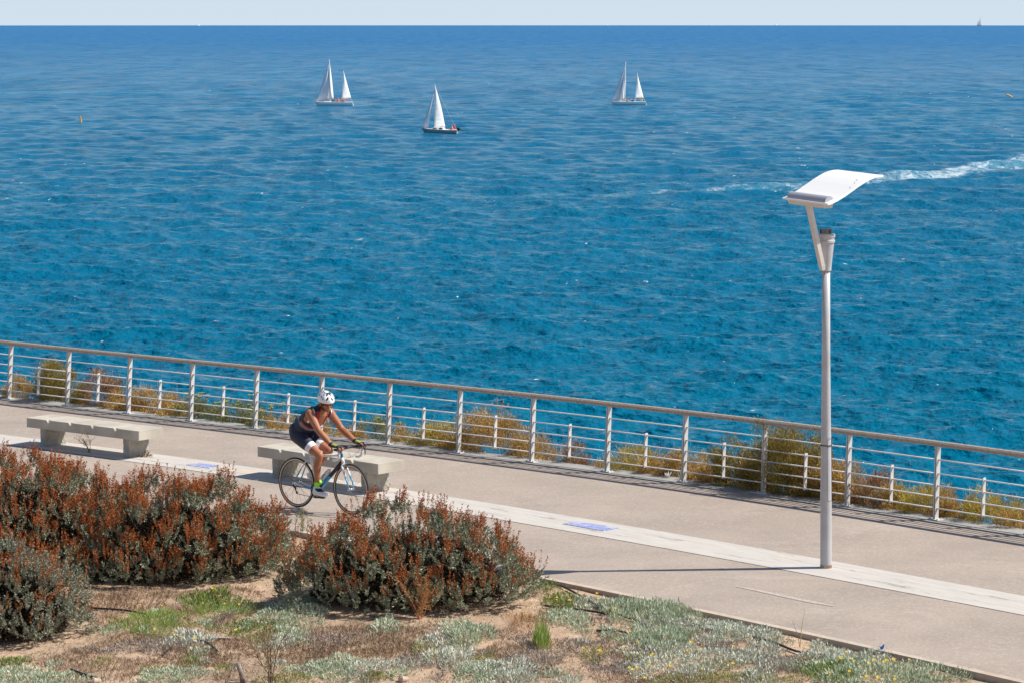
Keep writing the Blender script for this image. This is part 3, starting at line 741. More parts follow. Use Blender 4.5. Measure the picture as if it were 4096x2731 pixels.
# uncounted ground cover
sil, silg, pur, dry, ygr, grn = [], [], [], [], [], []
rgc = np.random.default_rng(321)      # small cushions filling between the larger mats
for _ in range(150):
    u_, v_ = rgc.uniform(150, 3950), rgc.uniform(2390, 2735); q_ = at(u_, v_)
    if float(y_kb(q_.x)) - q_.y < .35 or (1050 < u_ < 2130 and v_ < 2500) or (u_ < 1100 and v_ < 2400) or (u_ < 340 and v_ < 2610): continue
    (sil, silg, pur, dry, dry, pur, ygr)[rgc.integers(0, 7)].append(((u_, v_, rgc.uniform(18, 60), rgc.uniform(9, 20)), rgc.uniform(.03, .09)))
for a in ((2341, 2410, 60, 24), (2655, 2470, 70, 26), (2772, 2500, 115, 28), (2935, 2525, 105, 40), (3030, 2622, 105, 36), (3056, 2548, 82, 32), (3280, 2570, 35, 14),
          (3322, 2596, 28, 12), (3326, 2622, 130, 32), (3503, 2617, 90, 24), (3030, 2705, 75, 30), (2056, 2700, 75, 30), (1459, 2668, 80, 36),
          (1801, 2630, 92, 42), (1740, 2562, 60, 30), (2020, 2682, 125, 40), (1145, 2563, 60, 26), (2840, 2570, 60, 20)): sil.append((a, .09))
for a in ((2266, 2462, 70, 25), (2327, 2490, 36, 24), (1541, 2506, 55, 34), (1316, 2664, 115, 46), (125, 2707, 190, 38), (688, 2700, 125, 30), (1168, 2440, 120, 52), (1900, 2690, 80, 30), (2440, 2520, 40, 20), (1168, 2526, 60, 24)): silg.append((a, .10))
for a in ((2610, 2600, 60, 14), (2470, 2660, 70, 18), (2930, 2612, 60, 14), (3200, 2672, 80, 18), (2760, 2700, 80, 16), (3060, 2600, 60, 14), (2300, 2572, 55, 33), (2108, 2557, 60, 30), (2140, 2642, 110, 40), (2444, 2655, 80, 34), (1934, 2618, 40, 18), (626, 2584, 145, 38), (3130, 2650, 130, 30), (2400, 2560, 40, 16), (1330, 2560, 120, 30), (2870, 2590, 70, 20), (1640, 2640, 70, 30)): pur.append((a, .07))
for a in ((620, 2372, 180, 16), (900, 2362, 140, 14), (420, 2392, 90, 16), (1350, 2522, 170, 20), (1600, 2530, 160, 18), (1950, 2530, 150, 18), (760, 2432, 120, 22), (1180, 2600, 160, 34), (860, 2600, 120, 30), (520, 2560, 110, 26), (1560, 2600, 140, 28), (250, 2640, 90, 24), (2500, 2600, 100, 26), (500, 2415, 145, 38), (438, 2497, 70, 24), (1433, 2577, 160, 38), (500, 2672, 210, 34), (800, 2640, 120, 34), (1000, 2560, 110, 28), (1650, 2570, 130, 30), (2560, 2715, 140, 24), (900, 2480, 60, 20), (350, 2600, 60, 20), (2020, 2600, 80, 26), (1250, 2600, 90, 30), (720, 2480, 50, 24)): dry.append((a, .05))
for a in ((2560, 2622, 60, 14), (2860, 2655, 75, 16), (3250, 2640, 50, 12), (2600, 2440, 40, 14), (1153, 2717, 95, 22), (2900, 2712, 90, 24), (2700, 2718, 120, 20), (3130, 2722, 100, 14)): ygr.append((a, .09))
for a in ((44, 2645, 62, 28), (1500, 2700, 50, 16), (940, 2400, 50, 20), (1000, 2430, 40, 24), (2180, 2350, 50, 16), (760, 2650, 40, 18)): grn.append((a, .08))
def stuff(name, lst, mt, label, cat, dens, L, W):
    P = [clump(a[0], a[1], a[2], a[3], h, mt, dens=dens, L=L, W=W) for a, h in lst]
    tag(quad_mesh(name, np.concatenate(P), mt), label, cat, kind='stuff')
stuff('silver_ground_cover', sil, M_SILV, 'low silver leaved ground cover mats across the garden', 'ground cover', 3400, .045, .010)
stuff('silver_green_ground_cover', silg, M_SILG, 'silver green ground cover mats between the shrubs', 'ground cover', 3400, .045, .010)
stuff('mauve_ground_cover', pur, M_PURP, 'dried mauve grey ground cover patches', 'ground cover', 3600, .038, .007)
stuff('dry_ground_cover', dry, M_DRY, 'dry brown twiggy ground cover on the sandy soil', 'ground cover', 3600, .040, .0055)
stuff('yellow_green_ground_cover', ygr, M_YGRN, 'yellow green ground cover along the bottom edge', 'ground cover', 3400, .04, .009)
stuff('green_ground_cover', grn, M_GRN, 'small green ground cover patches by the shrubs', 'ground cover', 3000, .04, .009)
def scatter():
    rg = np.random.default_rng(77); n = 110000
    u = rg.uniform(-500, 4300, n); v = rg.uniform(2150, 2800, n); out = []; peb = MB(); dirt = []
    for i in range(n):
        p = at(u[i], v[i], -.09); q = float(y_kb(p.x)) - p.y
        if q < .12: continue
        s_ = math.sin(p.x * 2.3 + 1) * math.sin(p.y * 1.9) + .6 * math.sin(p.x * 6.1 - p.y * 4.7) + .4 * math.sin(p.x * 13 + p.y * 11)
        if s_ + rg.normal() * .45 > .05: out.append((p.x, p.y, gz(p.x, p.y)))
        elif len(peb.v) < 14000 and rg.random() < .05:
            r_ = .006 + .012 * rg.random() ** 3; z = gz(p.x, p.y) + r_ * .3
            pts = [Vector((p.x, p.y, z)) + Vector((a * r_, b * r_ * rg.uniform(.7, 1.2), c_ * r_ * .7)) for a, b, c_ in ((1, 0, 0), (0, 1, 0), (-1, 0, 0), (0, -1, 0), (0, 0, 1), (0, 0, -1))]
            peb.add(pts, [(0, 1, 4), (1, 2, 4), (2, 3, 4), (3, 0, 4), (1, 0, 5), (2, 1, 5), (3, 2, 5), (0, 3, 5)])
    B = np.array(out); n = len(B); D = rg.normal(size=(n, 3)); D[:, 2] = np.abs(D[:, 2]) * .9 + .1
    P = leaves(B, D, rg.uniform(.02, .06, n), rg.uniform(.003, .007, n), rg)
    tag(quad_mesh('plant_litter', P, lf('plant_litter', [(.13, .085, .055), (.26, .18, .115), (.38, .33, .23), (.22, .21, .12)], .1, .9, .1)), 'dry stalks and leaf litter strewn over the sandy soil', 'litter', kind='stuff')
    tag(peb.build('gravel', mat('pebble', (.55, .43, .32), .9, var=(.42, .34, .27), vscale=3)), 'small pale pebbles on the sandy soil', 'gravel', kind='stuff')
scatter()
# hoses
M_HOSE = mat('black_irrigation_pipe', (.02, .02, .024), .45)
def hose(px, label):
    P = [at_g(u, v) + Vector((0, 0, .025)) for u, v in px]; Q = []
    for i in range(len(P) - 1):
        p0, p1, p2, p3 = P[max(0, i - 1)], P[i], P[i + 1], P[min(len(P) - 1, i + 2)]
        for k in range(6):
            t = k / 6; Q.append(.5 * ((2 * p1) + (p2 - p0) * t + (2 * p0 - 5 * p1 + 4 * p2 - p3) * t * t + (-p0 + 3 * p1 - 3 * p2 + p3) * t ** 3))
    Q.append(P[-1]); m = MB(); m.tube(Q, .0125, 8); tag(m.build('irrigation_hose', M_HOSE, smooth=True), label, 'hose', 'black irrigation hoses on the garden soil')
hose([(335, 2439), (420, 2446), (500, 2455), (560, 2470), (640, 2484)], 'black hose leading from the lower left shrub to a grass tuft')
hose([(780, 2570), (830, 2588), (872, 2620)], 'bent black hose left of the bare sapling')
hose([(822, 2574), (870, 2568), (922, 2566)], 'short straight black hose stub lying below the green mat')
hose([(650, 2643), (668, 2628), (686, 2615)], 'tiny exposed piece of black hose on dry brown twigs')
hose([(285, 2682), (330, 2695), (402, 2720)], 'black hose beside the silver plants in the lower left corner')
hose([(2155, 2345), (2210, 2347), (2262, 2370), (2330, 2400), (2420, 2452), (2500, 2480), (2545, 2492), (2578, 2510), (2650, 2524), (2780, 2514), (2880, 2512), (2940, 2521), (2985, 2535), (3012, 2552), (3040, 2578), (3090, 2585), (3200, 2622), (3325, 2645), (3400, 2650), (3478, 2653)],
     'longest black hose, winding through the plants along the garden kerb')
hose([(2180, 2424), (2232, 2432), (2300, 2443), (2375, 2458), (2420, 2468)], 'black hose passing behind the silver olive tufts right of the rounded shrub')
hose([(2385, 2524), (2460, 2527), (2520, 2542), (2562, 2556), (2640, 2580)], 'black hose with a blue clip running into the silver green mound')
o = MB(); o.tube([at_g(2449, 2527) + Vector((-.01, 0, .026)), at_g(2449, 2527) + Vector((.012, 0, .026))], .0155, 8)
tag(o.build('hose_clip', mat('blue_plastic', (.02, .25, .5), .4)), 'small bright blue clip round a black garden hose', 'clip')
m = MB(); p = at_g(3526, 2618); m.add([p + Vector(q) for q in ((-.03, 0, .03), (.02, .01, .03), (.03, 0, .12), (-.005, .01, .085), (-.02, .005, .10))], [(0, 1, 2, 3), (0, 3, 4)])
tag(m.build('plastic_scrap', mat('blue_scrap', (.02, .18, .62), .5)), 'torn blue scrap of plastic caught on the silver plants', 'litter')
# stones
def stone(u, v, r_, label):
    m = MB(); p = at_g(u, v); m.sphere((0, 0, r_ * .35), r_, 8, sc=(1, .8, .6))
    m.v = [tuple(Vector(q) * (1 + .12 * math.sin(q[0] * 90 + q[1] * 70 + u))) for q in m.v]
    o = m.build('stone', mat('pale_stone', (.60, .44, .33), .9, var=(.45, .34, .26), vscale=20)); o.location = p; tag(o, label, 'stone', 'loose stones')
stone(1868, 2572, .05, 'pale pinkish stone on bare sand below the rounded shrub')
stone(1612, 2722, .055, 'beige stone at the very bottom edge of the garden')
stone(380, 2722, .06, 'tan stone beside the hose in the lower left corner')
stone(2680, 2380, .0, 'x') if False else None
# orange weed, bare sapling, weed at the bench
def twiggy(name, c, h, n, mt, rg, spread=.5, sub=5, leafm=None, leaf=None, r0=.006):
    m = MB(); tips = []
    for i in range(n):
        a = rg.random() * 6.283; e = Vector((math.cos(a) * spread * rg.random(), math.sin(a) * spread * rg.random(), 1)).normalized()
        p = Vector((rg.normal() * .03, rg.normal() * .03, 0)); pts = [p]; L = h * rg.uniform(.55, 1)
        for k in range(5):
            e = (e + Vector(rg.normal(size=3)) * .13).normalized(); p = p + e * L / 5; pts.append(p)
            if k > 0:
                for _ in range(sub):
                    d = (e + Vector(rg.normal(size=3)) * .6).normalized(); q = p + d * L * rg.uniform(.12, .28)
                    m.tube([p, q], [r0 * .45, r0 * .2], 3); tips += [tuple(p.lerp(q, t)) for t in (.4, .7, 1)]
        m.tube(pts, [r0 * (1 - .15 * k) for k in range(6)], 4)
    return m, np.array(tips)
def weed(name, c, h, n, mt, label, cat, seed, lm=None, ll=.03, lw=.006, spread=.5, sub=5, per=3, r0=.006, part='leaves'):
    rg = np.random.default_rng(seed); root = empty(name, c); tag(root, label, cat)
    m, tips = twiggy(name, c, h, n, mt, rg, spread, sub, r0=r0); m.build('stems', mt, root)
    if lm:
        B = np.repeat(tips, per, 0); quad_mesh(part, leaves(B, rg.normal(size=B.shape) + np.array([0, 0, .7]), rg.uniform(ll * .6, ll * 1.3, len(B)), lw, rg), lm, root)
    return root
M_ORST = mat('orange_stem', (.42, .19, .08), .8); M_BRST = mat('brown_stem', (.16, .11, .08), .9)
weed('weed', at_g(1672, 2478), .50, 12, M_ORST, 'leafless orange branching weed standing before the rounded shrub', 'weed', 5, M_RED, .03, .004, .8, 4)
weed('sapling', at_g(1085, 2745), .62, 7, M_BRST, 'thin bare brown sapling at the bottom edge with tiny olive leaves', 'sapling', 6, M_YGRN, .02, .003, .6, 5, per=2, r0=.007)
m = MB(); p = at_g(972, 2745); m.tube([p, p + Vector((-.02, 0, .10)), p + Vector((-.05, 0, .19))], [.028, .024, .02], 9)
tag(m.build('cut_stump', mat('grey_bark', (.38, .32, .28), .95, var=(.2, .16, .13), vscale=30, bump=.8), smooth=True), 'slanting grey cut stem at the bottom edge beside the sapling', 'stump')
weed('weed', at(352, 1808), .34, 4, mat('olive_stem', (.17, .18, .08), .8), 'spindly olive weed growing from the pale band under the lone bench', 'weed', 9, M_YGRN, .035, .005, .5, 2, per=2)
weed('weed', at(572, 1828), .10, 5, M_ORST, 'tiny dry weed at the foot of the lone bench leg', 'weed', 12, M_DRY, .03, .005, 1.2, 2)
weed('weed', at_g(1208, 2142), .32, 6, M_BRST, 'yellowish wispy weed by the kerb between the shrubs and the bicycle', 'weed', 14, M_YGRN, .03, .004, .7, 3)
def stalks(u, v, hs, label):
    m = MB(); c = at_g(u, v); rg = np.random.default_rng(u)
    for h, dx in hs: m.tube([(0, 0, 0), (dx * .3, 0, h * .5), (dx, 0, h)], [.0035, .003, .0015], 4)
    o = m.build('grass_stalk', mat('straw', (.42, .38, .18), .8)); o.location = c; tag(o, label, 'grass')
stalks(3200, 2590, ((.40, .05), (.28, -.08), (.22, .02)), 'tall thin straw stalks beside the kerb near the right side')
# ---- scrub on the sea side of the railing
P_OR = [(.30, .12, .04), (.60, .29, .08), (.56, .38, .11), (.32, .25, .07), (.74, .50, .20)]
M_SOR = lf('orange_scrub', P_OR, .2, .8, .1)
M_SDK = lf('dark_olive_scrub', [(.08, .065, .022), (.20, .17, .045), (.36, .30, .08), (.50, .30, .09), (.24, .23, .05)], .15, .8, .1)
M_SYG = lf('yellow_olive_scrub', [(.22, .20, .045), (.52, .45, .08), (.70, .53, .12), (.56, .31, .09), (.34, .35, .07)], .25, .7, .1)
M_SGR = lf('samphire_leaf', [(.10, .15, .04), (.19, .25, .08), (.30, .34, .13), (.30, .19, .08)], .2, .6, .2)
M_SBR = lf('brown_scrub', [(.12, .08, .05), (.28, .18, .10), (.42, .28, .16), (.48, .24, .10)], .1, .9, .1)
def scrub(u, hw, h, d, rg, dens=9000, ry=None, wild=.25, ts=1.0):
    vb = np.interp(u, [q[0] for q in POST_PX], [q[1] for q in POST_PX]) if u < 3741 else 2078.4 + (u - 3741) * .152
    g0 = at(u, vb); sc = (vb - V0) / 6.5; rx = hw / sc; ry = ry or min(.42, rx * .8 + .08)
    n0 = nrm(y_rail, g0.x); c = Vector((g0.x + n0[0] * (d + ry), g0.y + n0[1] * (d + ry), 0)); t0 = np.array([n0[1], -n0[0]])
    n = int(1.35 * dens * rx * (h + .25)); a = rg.random(n) * 6.283; r_ = rg.random(n) ** .5
    lx_, ly_ = np.cos(a) * r_, np.sin(a) * r_; top = np.sqrt(np.maximum(0.02, 1 - lx_ ** 2 * .9)) * (1 - .35 * np.clip(ly_, 0, 1))
    bump_ = .80 + .2 * np.sin(lx_ * rx * 23 + u) * np.cos(ly_ * 5 + u) + .12 * np.sin(lx_ * rx * 51 + u)
    f = 1 - rg.random(n) ** 1.6 * 1.0; z = -.22 + (h + .20) * top * bump_ * f + np.abs(rg.normal(size=n)) * wild * h * .25 * (f > .75)
    X = c.x + t0[0] * lx_ * rx * 1.15 / 1 + n0[0] * ly_ * ry; Y = c.y + t0[1] * lx_ * rx * 1.15 + n0[1] * ly_ * ry
    Z = np.array([zp(p, q) for p, q in zip(X, Y)]) + z
    B = np.stack([X, Y, Z], 1)
    kt = max(6, int(rx * (h + .3) * 75)); cidx = rg.integers(0, n, kt); Cc = B[cidx]; near = rg.integers(0, kt, n)
    for _ in range(5):
        alt = rg.integers(0, kt, n); better = np.linalg.norm(B - Cc[alt], axis=1) < np.linalg.norm(B - Cc[near], axis=1); near = np.where(better, alt, near)
    B = B * .30 + (Cc[near] + rg.normal(size=(n, 3)) * np.array([.055, .055, .05])) * .70
    out = np.stack([t0[0] * lx_ + n0[0] * ly_ * .6, t0[1] * lx_ + n0[1] * ly_ * .6, np.full(n, 1.0)], 1)
    D = out + rg.normal(size=(n, 3)) * .55
    return leaves(B, D, rg.uniform(.035, .080, n) * ts, rg.uniform(.006, .0115, n), rg), c
def stem_cloud(u, hw, h, n, rg, mt_len=(.15, .35)):
    P, c = scrub(u, hw, h, .1, rg, dens=max(60, n / (hw / 250 * (h + .25))), wild=.3)
    B = P[:, 0, :]; return leaves(B, rg.normal(size=B.shape) * .35 + np.array([0, 0, 1]), rg.uniform(*mt_len, len(B)), .0028, rg)
M_STRW = mat('pale_dry_stem', (.42, .33, .25), .9)
CG = 'scrubby plants behind the railing'
def scrub_thing(u, hw, h, d, mt, label, seed, dens=9000, ry=None, name='coastal_shrub', cat='shrub', wild=.35, stems=110, ts=1.0, umbels=0):
    rg = np.random.default_rng(seed); P, c = scrub(u, hw, h, d, rg, dens, ry, wild, ts)
    c = Vector((c.x, c.y, zp(c.x, c.y))); root = empty(name, c); tag(root, label, cat, CG); cc = np.array(c)
    Q = stem_cloud(u, hw, h, stems, rg) if stems else P[:0]
    quad_mesh('foliage', np.concatenate([P, Q]) - cc, [mt, M_STRW], root, mi=np.r_[np.zeros(len(P)), np.ones(len(Q))])
    for k in range(umbels):
        q = P[rg.integers(0, len(P)), 2] - cc; top = h * rg.uniform(.78, 1.08) * (1 - .4 * abs(np.dot(q[:2], [.7, -.7])) / (hw / 240)); q = Vector((q[0], q[1], top))
        m = MB(); m.tube([q - Vector((0, 0, .16)), q], .003, 4, mi=1); s_ = rg.uniform(.022, .042)
        for j in range(16):
            a = rg.random() * 6.28; r_ = s_ * rg.random() ** .5; e = q + Vector((r_ * math.cos(a), r_ * math.sin(a), .018 - r_ * .35))
            m.add([e + Vector(w_) for w_ in ((-.006, 0, 0), (0, -.006, .002), (.006, 0, 0), (0, .006, .002), (0, 0, .010))], [(0, 1, 4), (1, 2, 4), (2, 3, 4), (3, 0, 4)])
            m.tube([q - Vector((0, 0, .03)), e], .0012, 3, mi=1)
        m.build('yellow_umbel', [M_UMB, M_SGR], root)
    return root
M_UMB = mat('yellow_umbel', (.55, .55, .06), .7, transl=.2)
scrub_thing(150, 125, .78, .02, M_SDK, 'dark olive bush poking through the railing at the far left', 31, 26000, .50, ts=.8)
scrub_thing(330, 95, .70, .12, M_SBR, 'brown and green bush beside the dark olive bush at the left', 32, 15000, .4)
scrub_thing(520, 130, .46, .15, M_SOR, 'reddish orange scrub mound just right of the brown left bush', 33, 12000)
scrub_thing(715, 95, .42, .10, M_SGR, 'green samphire clump with the first yellow flower heads from the left', 34, 13000, umbels=16, name='samphire', cat='plant', stems=15)
scrub_thing(860, 100, .40, .10, M_SGR, 'middle green samphire clump full of yellow flower heads', 35, 13000, umbels=20, name='samphire', cat='plant', stems=15)
scrub_thing(985, 80, .34, .12, M_SGR, 'samphire clump with yellow flower heads nearest the cyclist on his left', 36, 12000, umbels=11, name='samphire', cat='plant', stems=15)
scrub_thing(1450, 90, .36, .10, M_SGR, 'low samphire with a few yellow flowers right behind the handlebars', 37, 12000, umbels=7, name='samphire', cat='plant')
scrub_thing(1660, 120, .42, .08, M_SYG, 'low olive and orange scrub right of the cyclist', 38, 14000, umbels=2)
scrub_thing(1855, 150, .70, .18, M_SOR, 'tall feathery orange scrub mound in the middle of the railing', 39, 15000, wild=.5, stems=90)
scrub_thing(2030, 100, .42, .15, M_SOR, 'lower orange scrub trailing from the tall feathery mound', 40, 12000)
scrub_thing(2225, 50, .42, .2, M_SBR, 'small brown wispy scrub beside a gap showing the sea', 41, 11000, stems=60)
scrub_thing(2440, 115, .40, .12, M_SYG, 'olive scrub mound left of the big dark bush', 42, 13000)
scrub_thing(2640, 120, .46, .10, M_SOR, 'orange scrub with pale dry stems next to the big dark bush', 43, 13000, stems=90)
scrub_thing(2860, 110, .62, .05, M_SDK, 'medium dark scrub leaning against the left side of the big bush', 44, 22000, .4)
scrub_thing(3085, 200, 1.02, -.06, M_SDK, 'big dark bush growing through the railing left of the lamp post', 45, 30000, .55, stems=120, ts=.85, wild=.4)
scrub_thing(3270, 90, .66, .08, M_SOR, 'orange brown scrub directly behind the lamp post', 46, 16000)
scrub_thing(3420, 110, .50, .06, M_SBR, 'brown orange scrub just right of the lamp post', 47, 15000)
scrub_thing(3590, 120, .46, .10, M_SYG, 'yellow olive scrub between lamp post and last railing post', 48, 15000)
scrub_thing(3860, 130, .42, .10, M_SYG, 'yellow green scrub with grey stems near the right edge', 49, 15000, stems=130)
rgx = np.random.default_rng(99); low = []
for u, hw, h in ((10, 60, .5), (430, 90, .40), (620, 80, .34), (1080, 80, .34), (1190, 80, .28), (1330, 90, .26), (1560, 70, .3), (1760, 90, .4), (2130, 80, .24), (2330, 50, .15), (2540, 80, .34), (2740, 80, .36), (2960, 90, .5), (3160, 90, .6), (3340, 80, .46), (3500, 80, .4), (3700, 90, .38), (3770, 70, .34), (3980, 90, .26), (4070, 70, .14)):
    low.append(scrub(u, hw, h, .06, rgx, 12000)[0])
tag(quad_mesh('coastal_scrub', np.concatenate(low), M_SOR), 'low rusty scrub filling the strip behind the railing', 'scrub', kind='stuff')
m = MB(); p = at(2672, 1912); rg = np.random.default_rng(4)
for k in range(9):
    a = k * .7; e = Vector((math.cos(a) * .05, math.sin(a) * .03, .05 + .05 * rg.random())); m.tube([p, p + e * .6, p + e], [.006, .010, .004], 5)
tag(m.build('white_sea_plant', mat('white_woolly_leaf', (.75, .74, .70), .8)), 'tiny white woolly plant on the concrete edge before the orange scrub', 'plant')
#@@SPLIT3@@
# ------------------------------------------------------------------ bicycle
M_FW = mat('white_frame_paint', (.78, .79, .80), .25, coat=.5); M_FB = mat('light_blue_frame_paint', (.03, .34, .62), .25, coat=.5)
M_BK = mat('black_part', (.02, .02, .022), .4); M_TY = mat('tyre_rubber', (.022, .022, .022), .75); M_ALU = mat('polished_aluminium', (.62, .62, .63), .28, metal=.9)
M_TAN = mat('rim_braking_track', (.62, .52, .42), .4, metal=.3); M_TAPE = mat('white_bar_tape', (.80, .80, .79), .6)
pr, pf = at(1187.8, 2028), at(1404, 2057.5)
hd = math.atan2(pf.y - pr.y, pf.x - pr.x); WB = .99
slope_x = (zp(pf.x, pf.y) - zp(pr.x, pr.y)) / (pf - pr).length
bike = empty('road_bicycle', pr + Vector((0, 0, .002))); bike.rotation_euler = Matrix.Rotation(hd, 4, 'Z').to_euler()
bike.rotation_euler = (Matrix.Rotation(hd, 4, 'Z') @ Matrix.Rotation(-math.atan(slope_x), 4, 'Y')).to_euler()
tag(bike, 'white and light blue road bicycle ridden along the promenade', 'bicycle')
BM = Matrix.Translation(bike.location) @ bike.rotation_euler.to_matrix().to_4x4()
WR = .334
def wheel(c, steer=0.0, rear=False):
    e = empty('wheel', c, parent=bike); e.rotation_euler = (0, 0, steer); n = 48; C_ = lambda r_, y=0, k=n: [Vector((r_ * math.cos(6.28319 * i / k), y, r_ * math.sin(6.28319 * i / k))) for i in range(k)]
    m = MB(); m.tube(C_(WR - .0125), .0125, 8, closed=True); m.build('tyre', M_TY, e, smooth=True)
    m = MB(); rings = []
    for i in range(n):
        a = 6.28319 * i / n; d = Vector((math.cos(a), 0, math.sin(a)))
        rings.append([d * r_ + Vector((0, y, 0)) for r_, y in ((.314, -.0085), (.314, .0085), (.297, .009), (.287, .003), (.287, -.003), (.297, -.009))])
    m.loft(rings, closed=True); rim = m.build('rim', [M_BK, M_TAN], e)
    for p in rim.data.polygons: p.material_index = 1 if (p.index % 6 in (1, 5)) else 0
    m = MB()
    for i in range(20):
        a = 6.28319 * i / 20; s_ = .03 if i % 2 else -.03; b = a + (.9 if i % 4 < 2 else -.9) * (1 if rear else .35)
        m.tube([(.022 * math.cos(b), s_, .022 * math.sin(b)), (.29 * math.cos(a), 0, .29 * math.sin(a))], .0016, 4)
    tag(m.build('spokes', M_ALU if not rear else M_BK, e), kind='stuff')
    m = MB(); rr = lambda r_, y: [Vector((r_ * math.cos(6.28319 * j / 12), y, r_ * math.sin(6.28319 * j / 12))) for j in range(12)]
    m.loft([rr(.006, -.062), rr(.012, -.055), rr(.012, -.045), rr(.024, -.038), rr(.024, -.030), rr(.013, -.026), rr(.013, .026), rr(.024, .030), rr(.024, .038), rr(.012, .045), rr(.006, .062)]); m.build('hub', M_ALU, e, smooth=True)
    return e
STEER = R(-3)
rw = wheel((0, 0, WR), rear=True); fw = wheel((WB, 0, WR), STEER)
BB = Vector((.405, 0, .27)); ST = Vector((.245, 0, .73)); HT = Vector((.812, 0, .80)); HB = Vector((.856, 0, .665)); RA = Vector((0, 0, WR)); FA = Vector((WB, 0, WR))
def lr(a, b, t): return a.lerp(b, t)
m = MB()
m.tube([BB, ST, lr(BB, ST, 1.10)], [.019, .017, .016], 12, 0); m.tube([lr(ST, BB, .06), HT + Vector((.004, 0, -.03))], [.016, .020], 12, 0)
dn = HB + Vector((-.01, 0, .025)); m.tube([BB, lr(BB, dn, .5)], [.026, .026], 12, 1); m.tube([lr(BB, dn, .5), dn], [.0262, .026], 12, 2)
m.tube([HT + Vector((-.004, 0, .012)), lr(HT, HB, .5)], [.022, .022], 14, 1); m.tube([lr(HT, HB, .5), HB], [.0222, .025], 14, 0)
for s_ in (-1, 1):
    d = Vector((0, .062 * s_, 0)); g = Vector((0, .022 * s_, 0))
    m.tube([BB + g, lr(BB + g, RA + d, .25) + Vector((0, .012 * s_, -.004)), lr(BB, RA, .55) + d * .95], [.013, .011, .010], 8, 1 if s_ < 0 else 0)
    m.tube([lr(BB, RA, .55) + d * .95, RA + d], [.0105, .010], 8, 0)
    m.tube([RA + d, lr(RA + d, ST + g * .7, .5)], [.010, .009], 8, 1); m.tube([lr(RA + d, ST + g * .7, .5), ST + g * .7 + Vector((0, 0, -.03))], [.0092, .009], 8, 0)
    m.box(RA + d, (.035, .006, .035), 0)
m.build('frame', [M_FW, M_FB, M_BK], bike, smooth=True)
m = MB(); c = HB + Vector((.004, 0, -.012)); m.tube([c + Vector((0, -.035, -.02)), c, c + Vector((0, .035, -.02))], [.016, .022, .016], 10, 0)
for s_ in (-1, 1):
    a = c + Vector((.006, .038 * s_, -.025)); b = FA + Vector((-.018, .050 * s_, .09)); e = FA + Vector((0, .050 * s_, 0))
    m.tube([a, lr(a, b, .35)], [.017, .015], 8, 0); m.tube([lr(a, b, .35), lr(a, b, .65)], [.015, .013], 8, 0); m.tube([lr(a, b, .65), b, e], [.0135, .011, .009], 8, 1)
m.build('fork', [M_FW, M_FB], bike, smooth=True)
m = MB(); m.box(c + Vector((.035, 0, -.005)), (.025, .045, .03)); m.tube([c + Vector((.03, -.03, -.01)), c + Vector((.035, -.025, -.06))], .006, 6); m.tube([c + Vector((.03, .03, -.01)), c + Vector((.035, .025, -.06))], .006, 6); m.build('front_brake', M_ALU, bike)
m = MB(); q = ST + Vector((-.03, 0, -.055)); m.box(q, (.02, .045, .03)); m.tube([q + Vector((0, -.028, 0)), q + Vector((-.015, -.024, -.05))], .006, 6); m.build('rear_brake', M_FB, bike)
# seat
sp = lr(BB, ST, 1.42); m = MB(); m.tube([lr(BB, ST, 1.06), sp], .0136, 10); m.build('seat_post', M_BK, bike, smooth=True)
SD = sp + Vector((-.01, 0, .045)); m = MB(); rings = []
for x, w_, z in ((-.12, .045, .004), (-.11, .068, .012), (-.06, .066, .004), (0, .040, -.004), (.06, .022, -.002), (.13, .017, .0), (.15, .010, -.008)):
    rings.append([SD + Vector((x, w_ * math.cos(t), z + .022 * math.sin(t) * (1 if math.sin(t) > 0 else .7))) for t in [6.2832 * j / 12 for j in range(12)]])
m.loft(rings); sad = m.build('saddle', M_BK, bike, smooth=True)
m = MB(); m.tube([SD + Vector((-.07, -.02, -.02)), sp + Vector((0, -.02, -.005)), SD + Vector((.09, -.015, -.018))], .0035, 6); m.build('saddle_rail', M_ALU, sad)
m = MB(); m.sphere(SD + Vector((-.115, 0, -.055)), .045, 10, sc=(.9, .9, .95)); m.build('saddle_bag', M_BK, bike, smooth=True)
# crankset, chain, derailleur, pedals
m = MB()
def disc(mb, c, r0, r1, y0, y1, n=28, mi=0):
    rr = lambda r_, y: [Vector((c[0] + r_ * math.cos(6.28319 * j / n), y, c[2] + r_ * math.sin(6.28319 * j / n))) for j in range(n)]
    mb.loft([rr(r1, y0), rr(r1, y1), rr(r0, y1), rr(r0, y0), rr(r1, y0)], mi, caps=False)
disc(m, BB, .082, .104, -.050, -.045); disc(m, BB, .060, .080, -.042, -.038); disc(m, BB, .0, .022, -.055, .055)
CR = Vector((.155, 0, -.072)).normalized() * .1725
for k in range(5):
    a = R(-26 + 72 * k); m.tube([BB + Vector((0, -.048, 0)), BB + Vector((.09 * math.cos(a), -.047, .09 * math.sin(a)))], [.010, .006], 6)
for s_, d in ((-1, CR), (1, -CR)): m.tube([BB + Vector((0, .060 * s_, 0)), BB + Vector((0, .074 * s_, 0)) + d], [.014, .009], 8)
m.build('crankset', M_BK, bike)
PR = BB + CR + Vector((0, -.105, 0)); PL = BB - CR + Vector((0, .105, 0))
for c in (PR, PL): m = MB(); m.box(c, (.085, .055, .016)); m.tube([c + Vector((0, -.03, 0)), c + Vector((0, .03, 0))], .008, 8); m.build('pedal', M_BK, bike)
m = MB()
for k in range(5): disc(m, RA, .016, .022 + .006 * k, -.044 + .004 * k, -.042 + .004 * k, 24)
m.build('cassette', M_ALU, rw); bpy.data.objects[-1] if False else None
rwc = [o for o in bpy.data.objects if o.name.startswith('cassette')][0]; rwc.location = (0, 0, -WR)
m = MB(); J1 = RA + Vector((.02, -.045, -.065)); J2 = RA + Vector((.045, -.045, -.125))
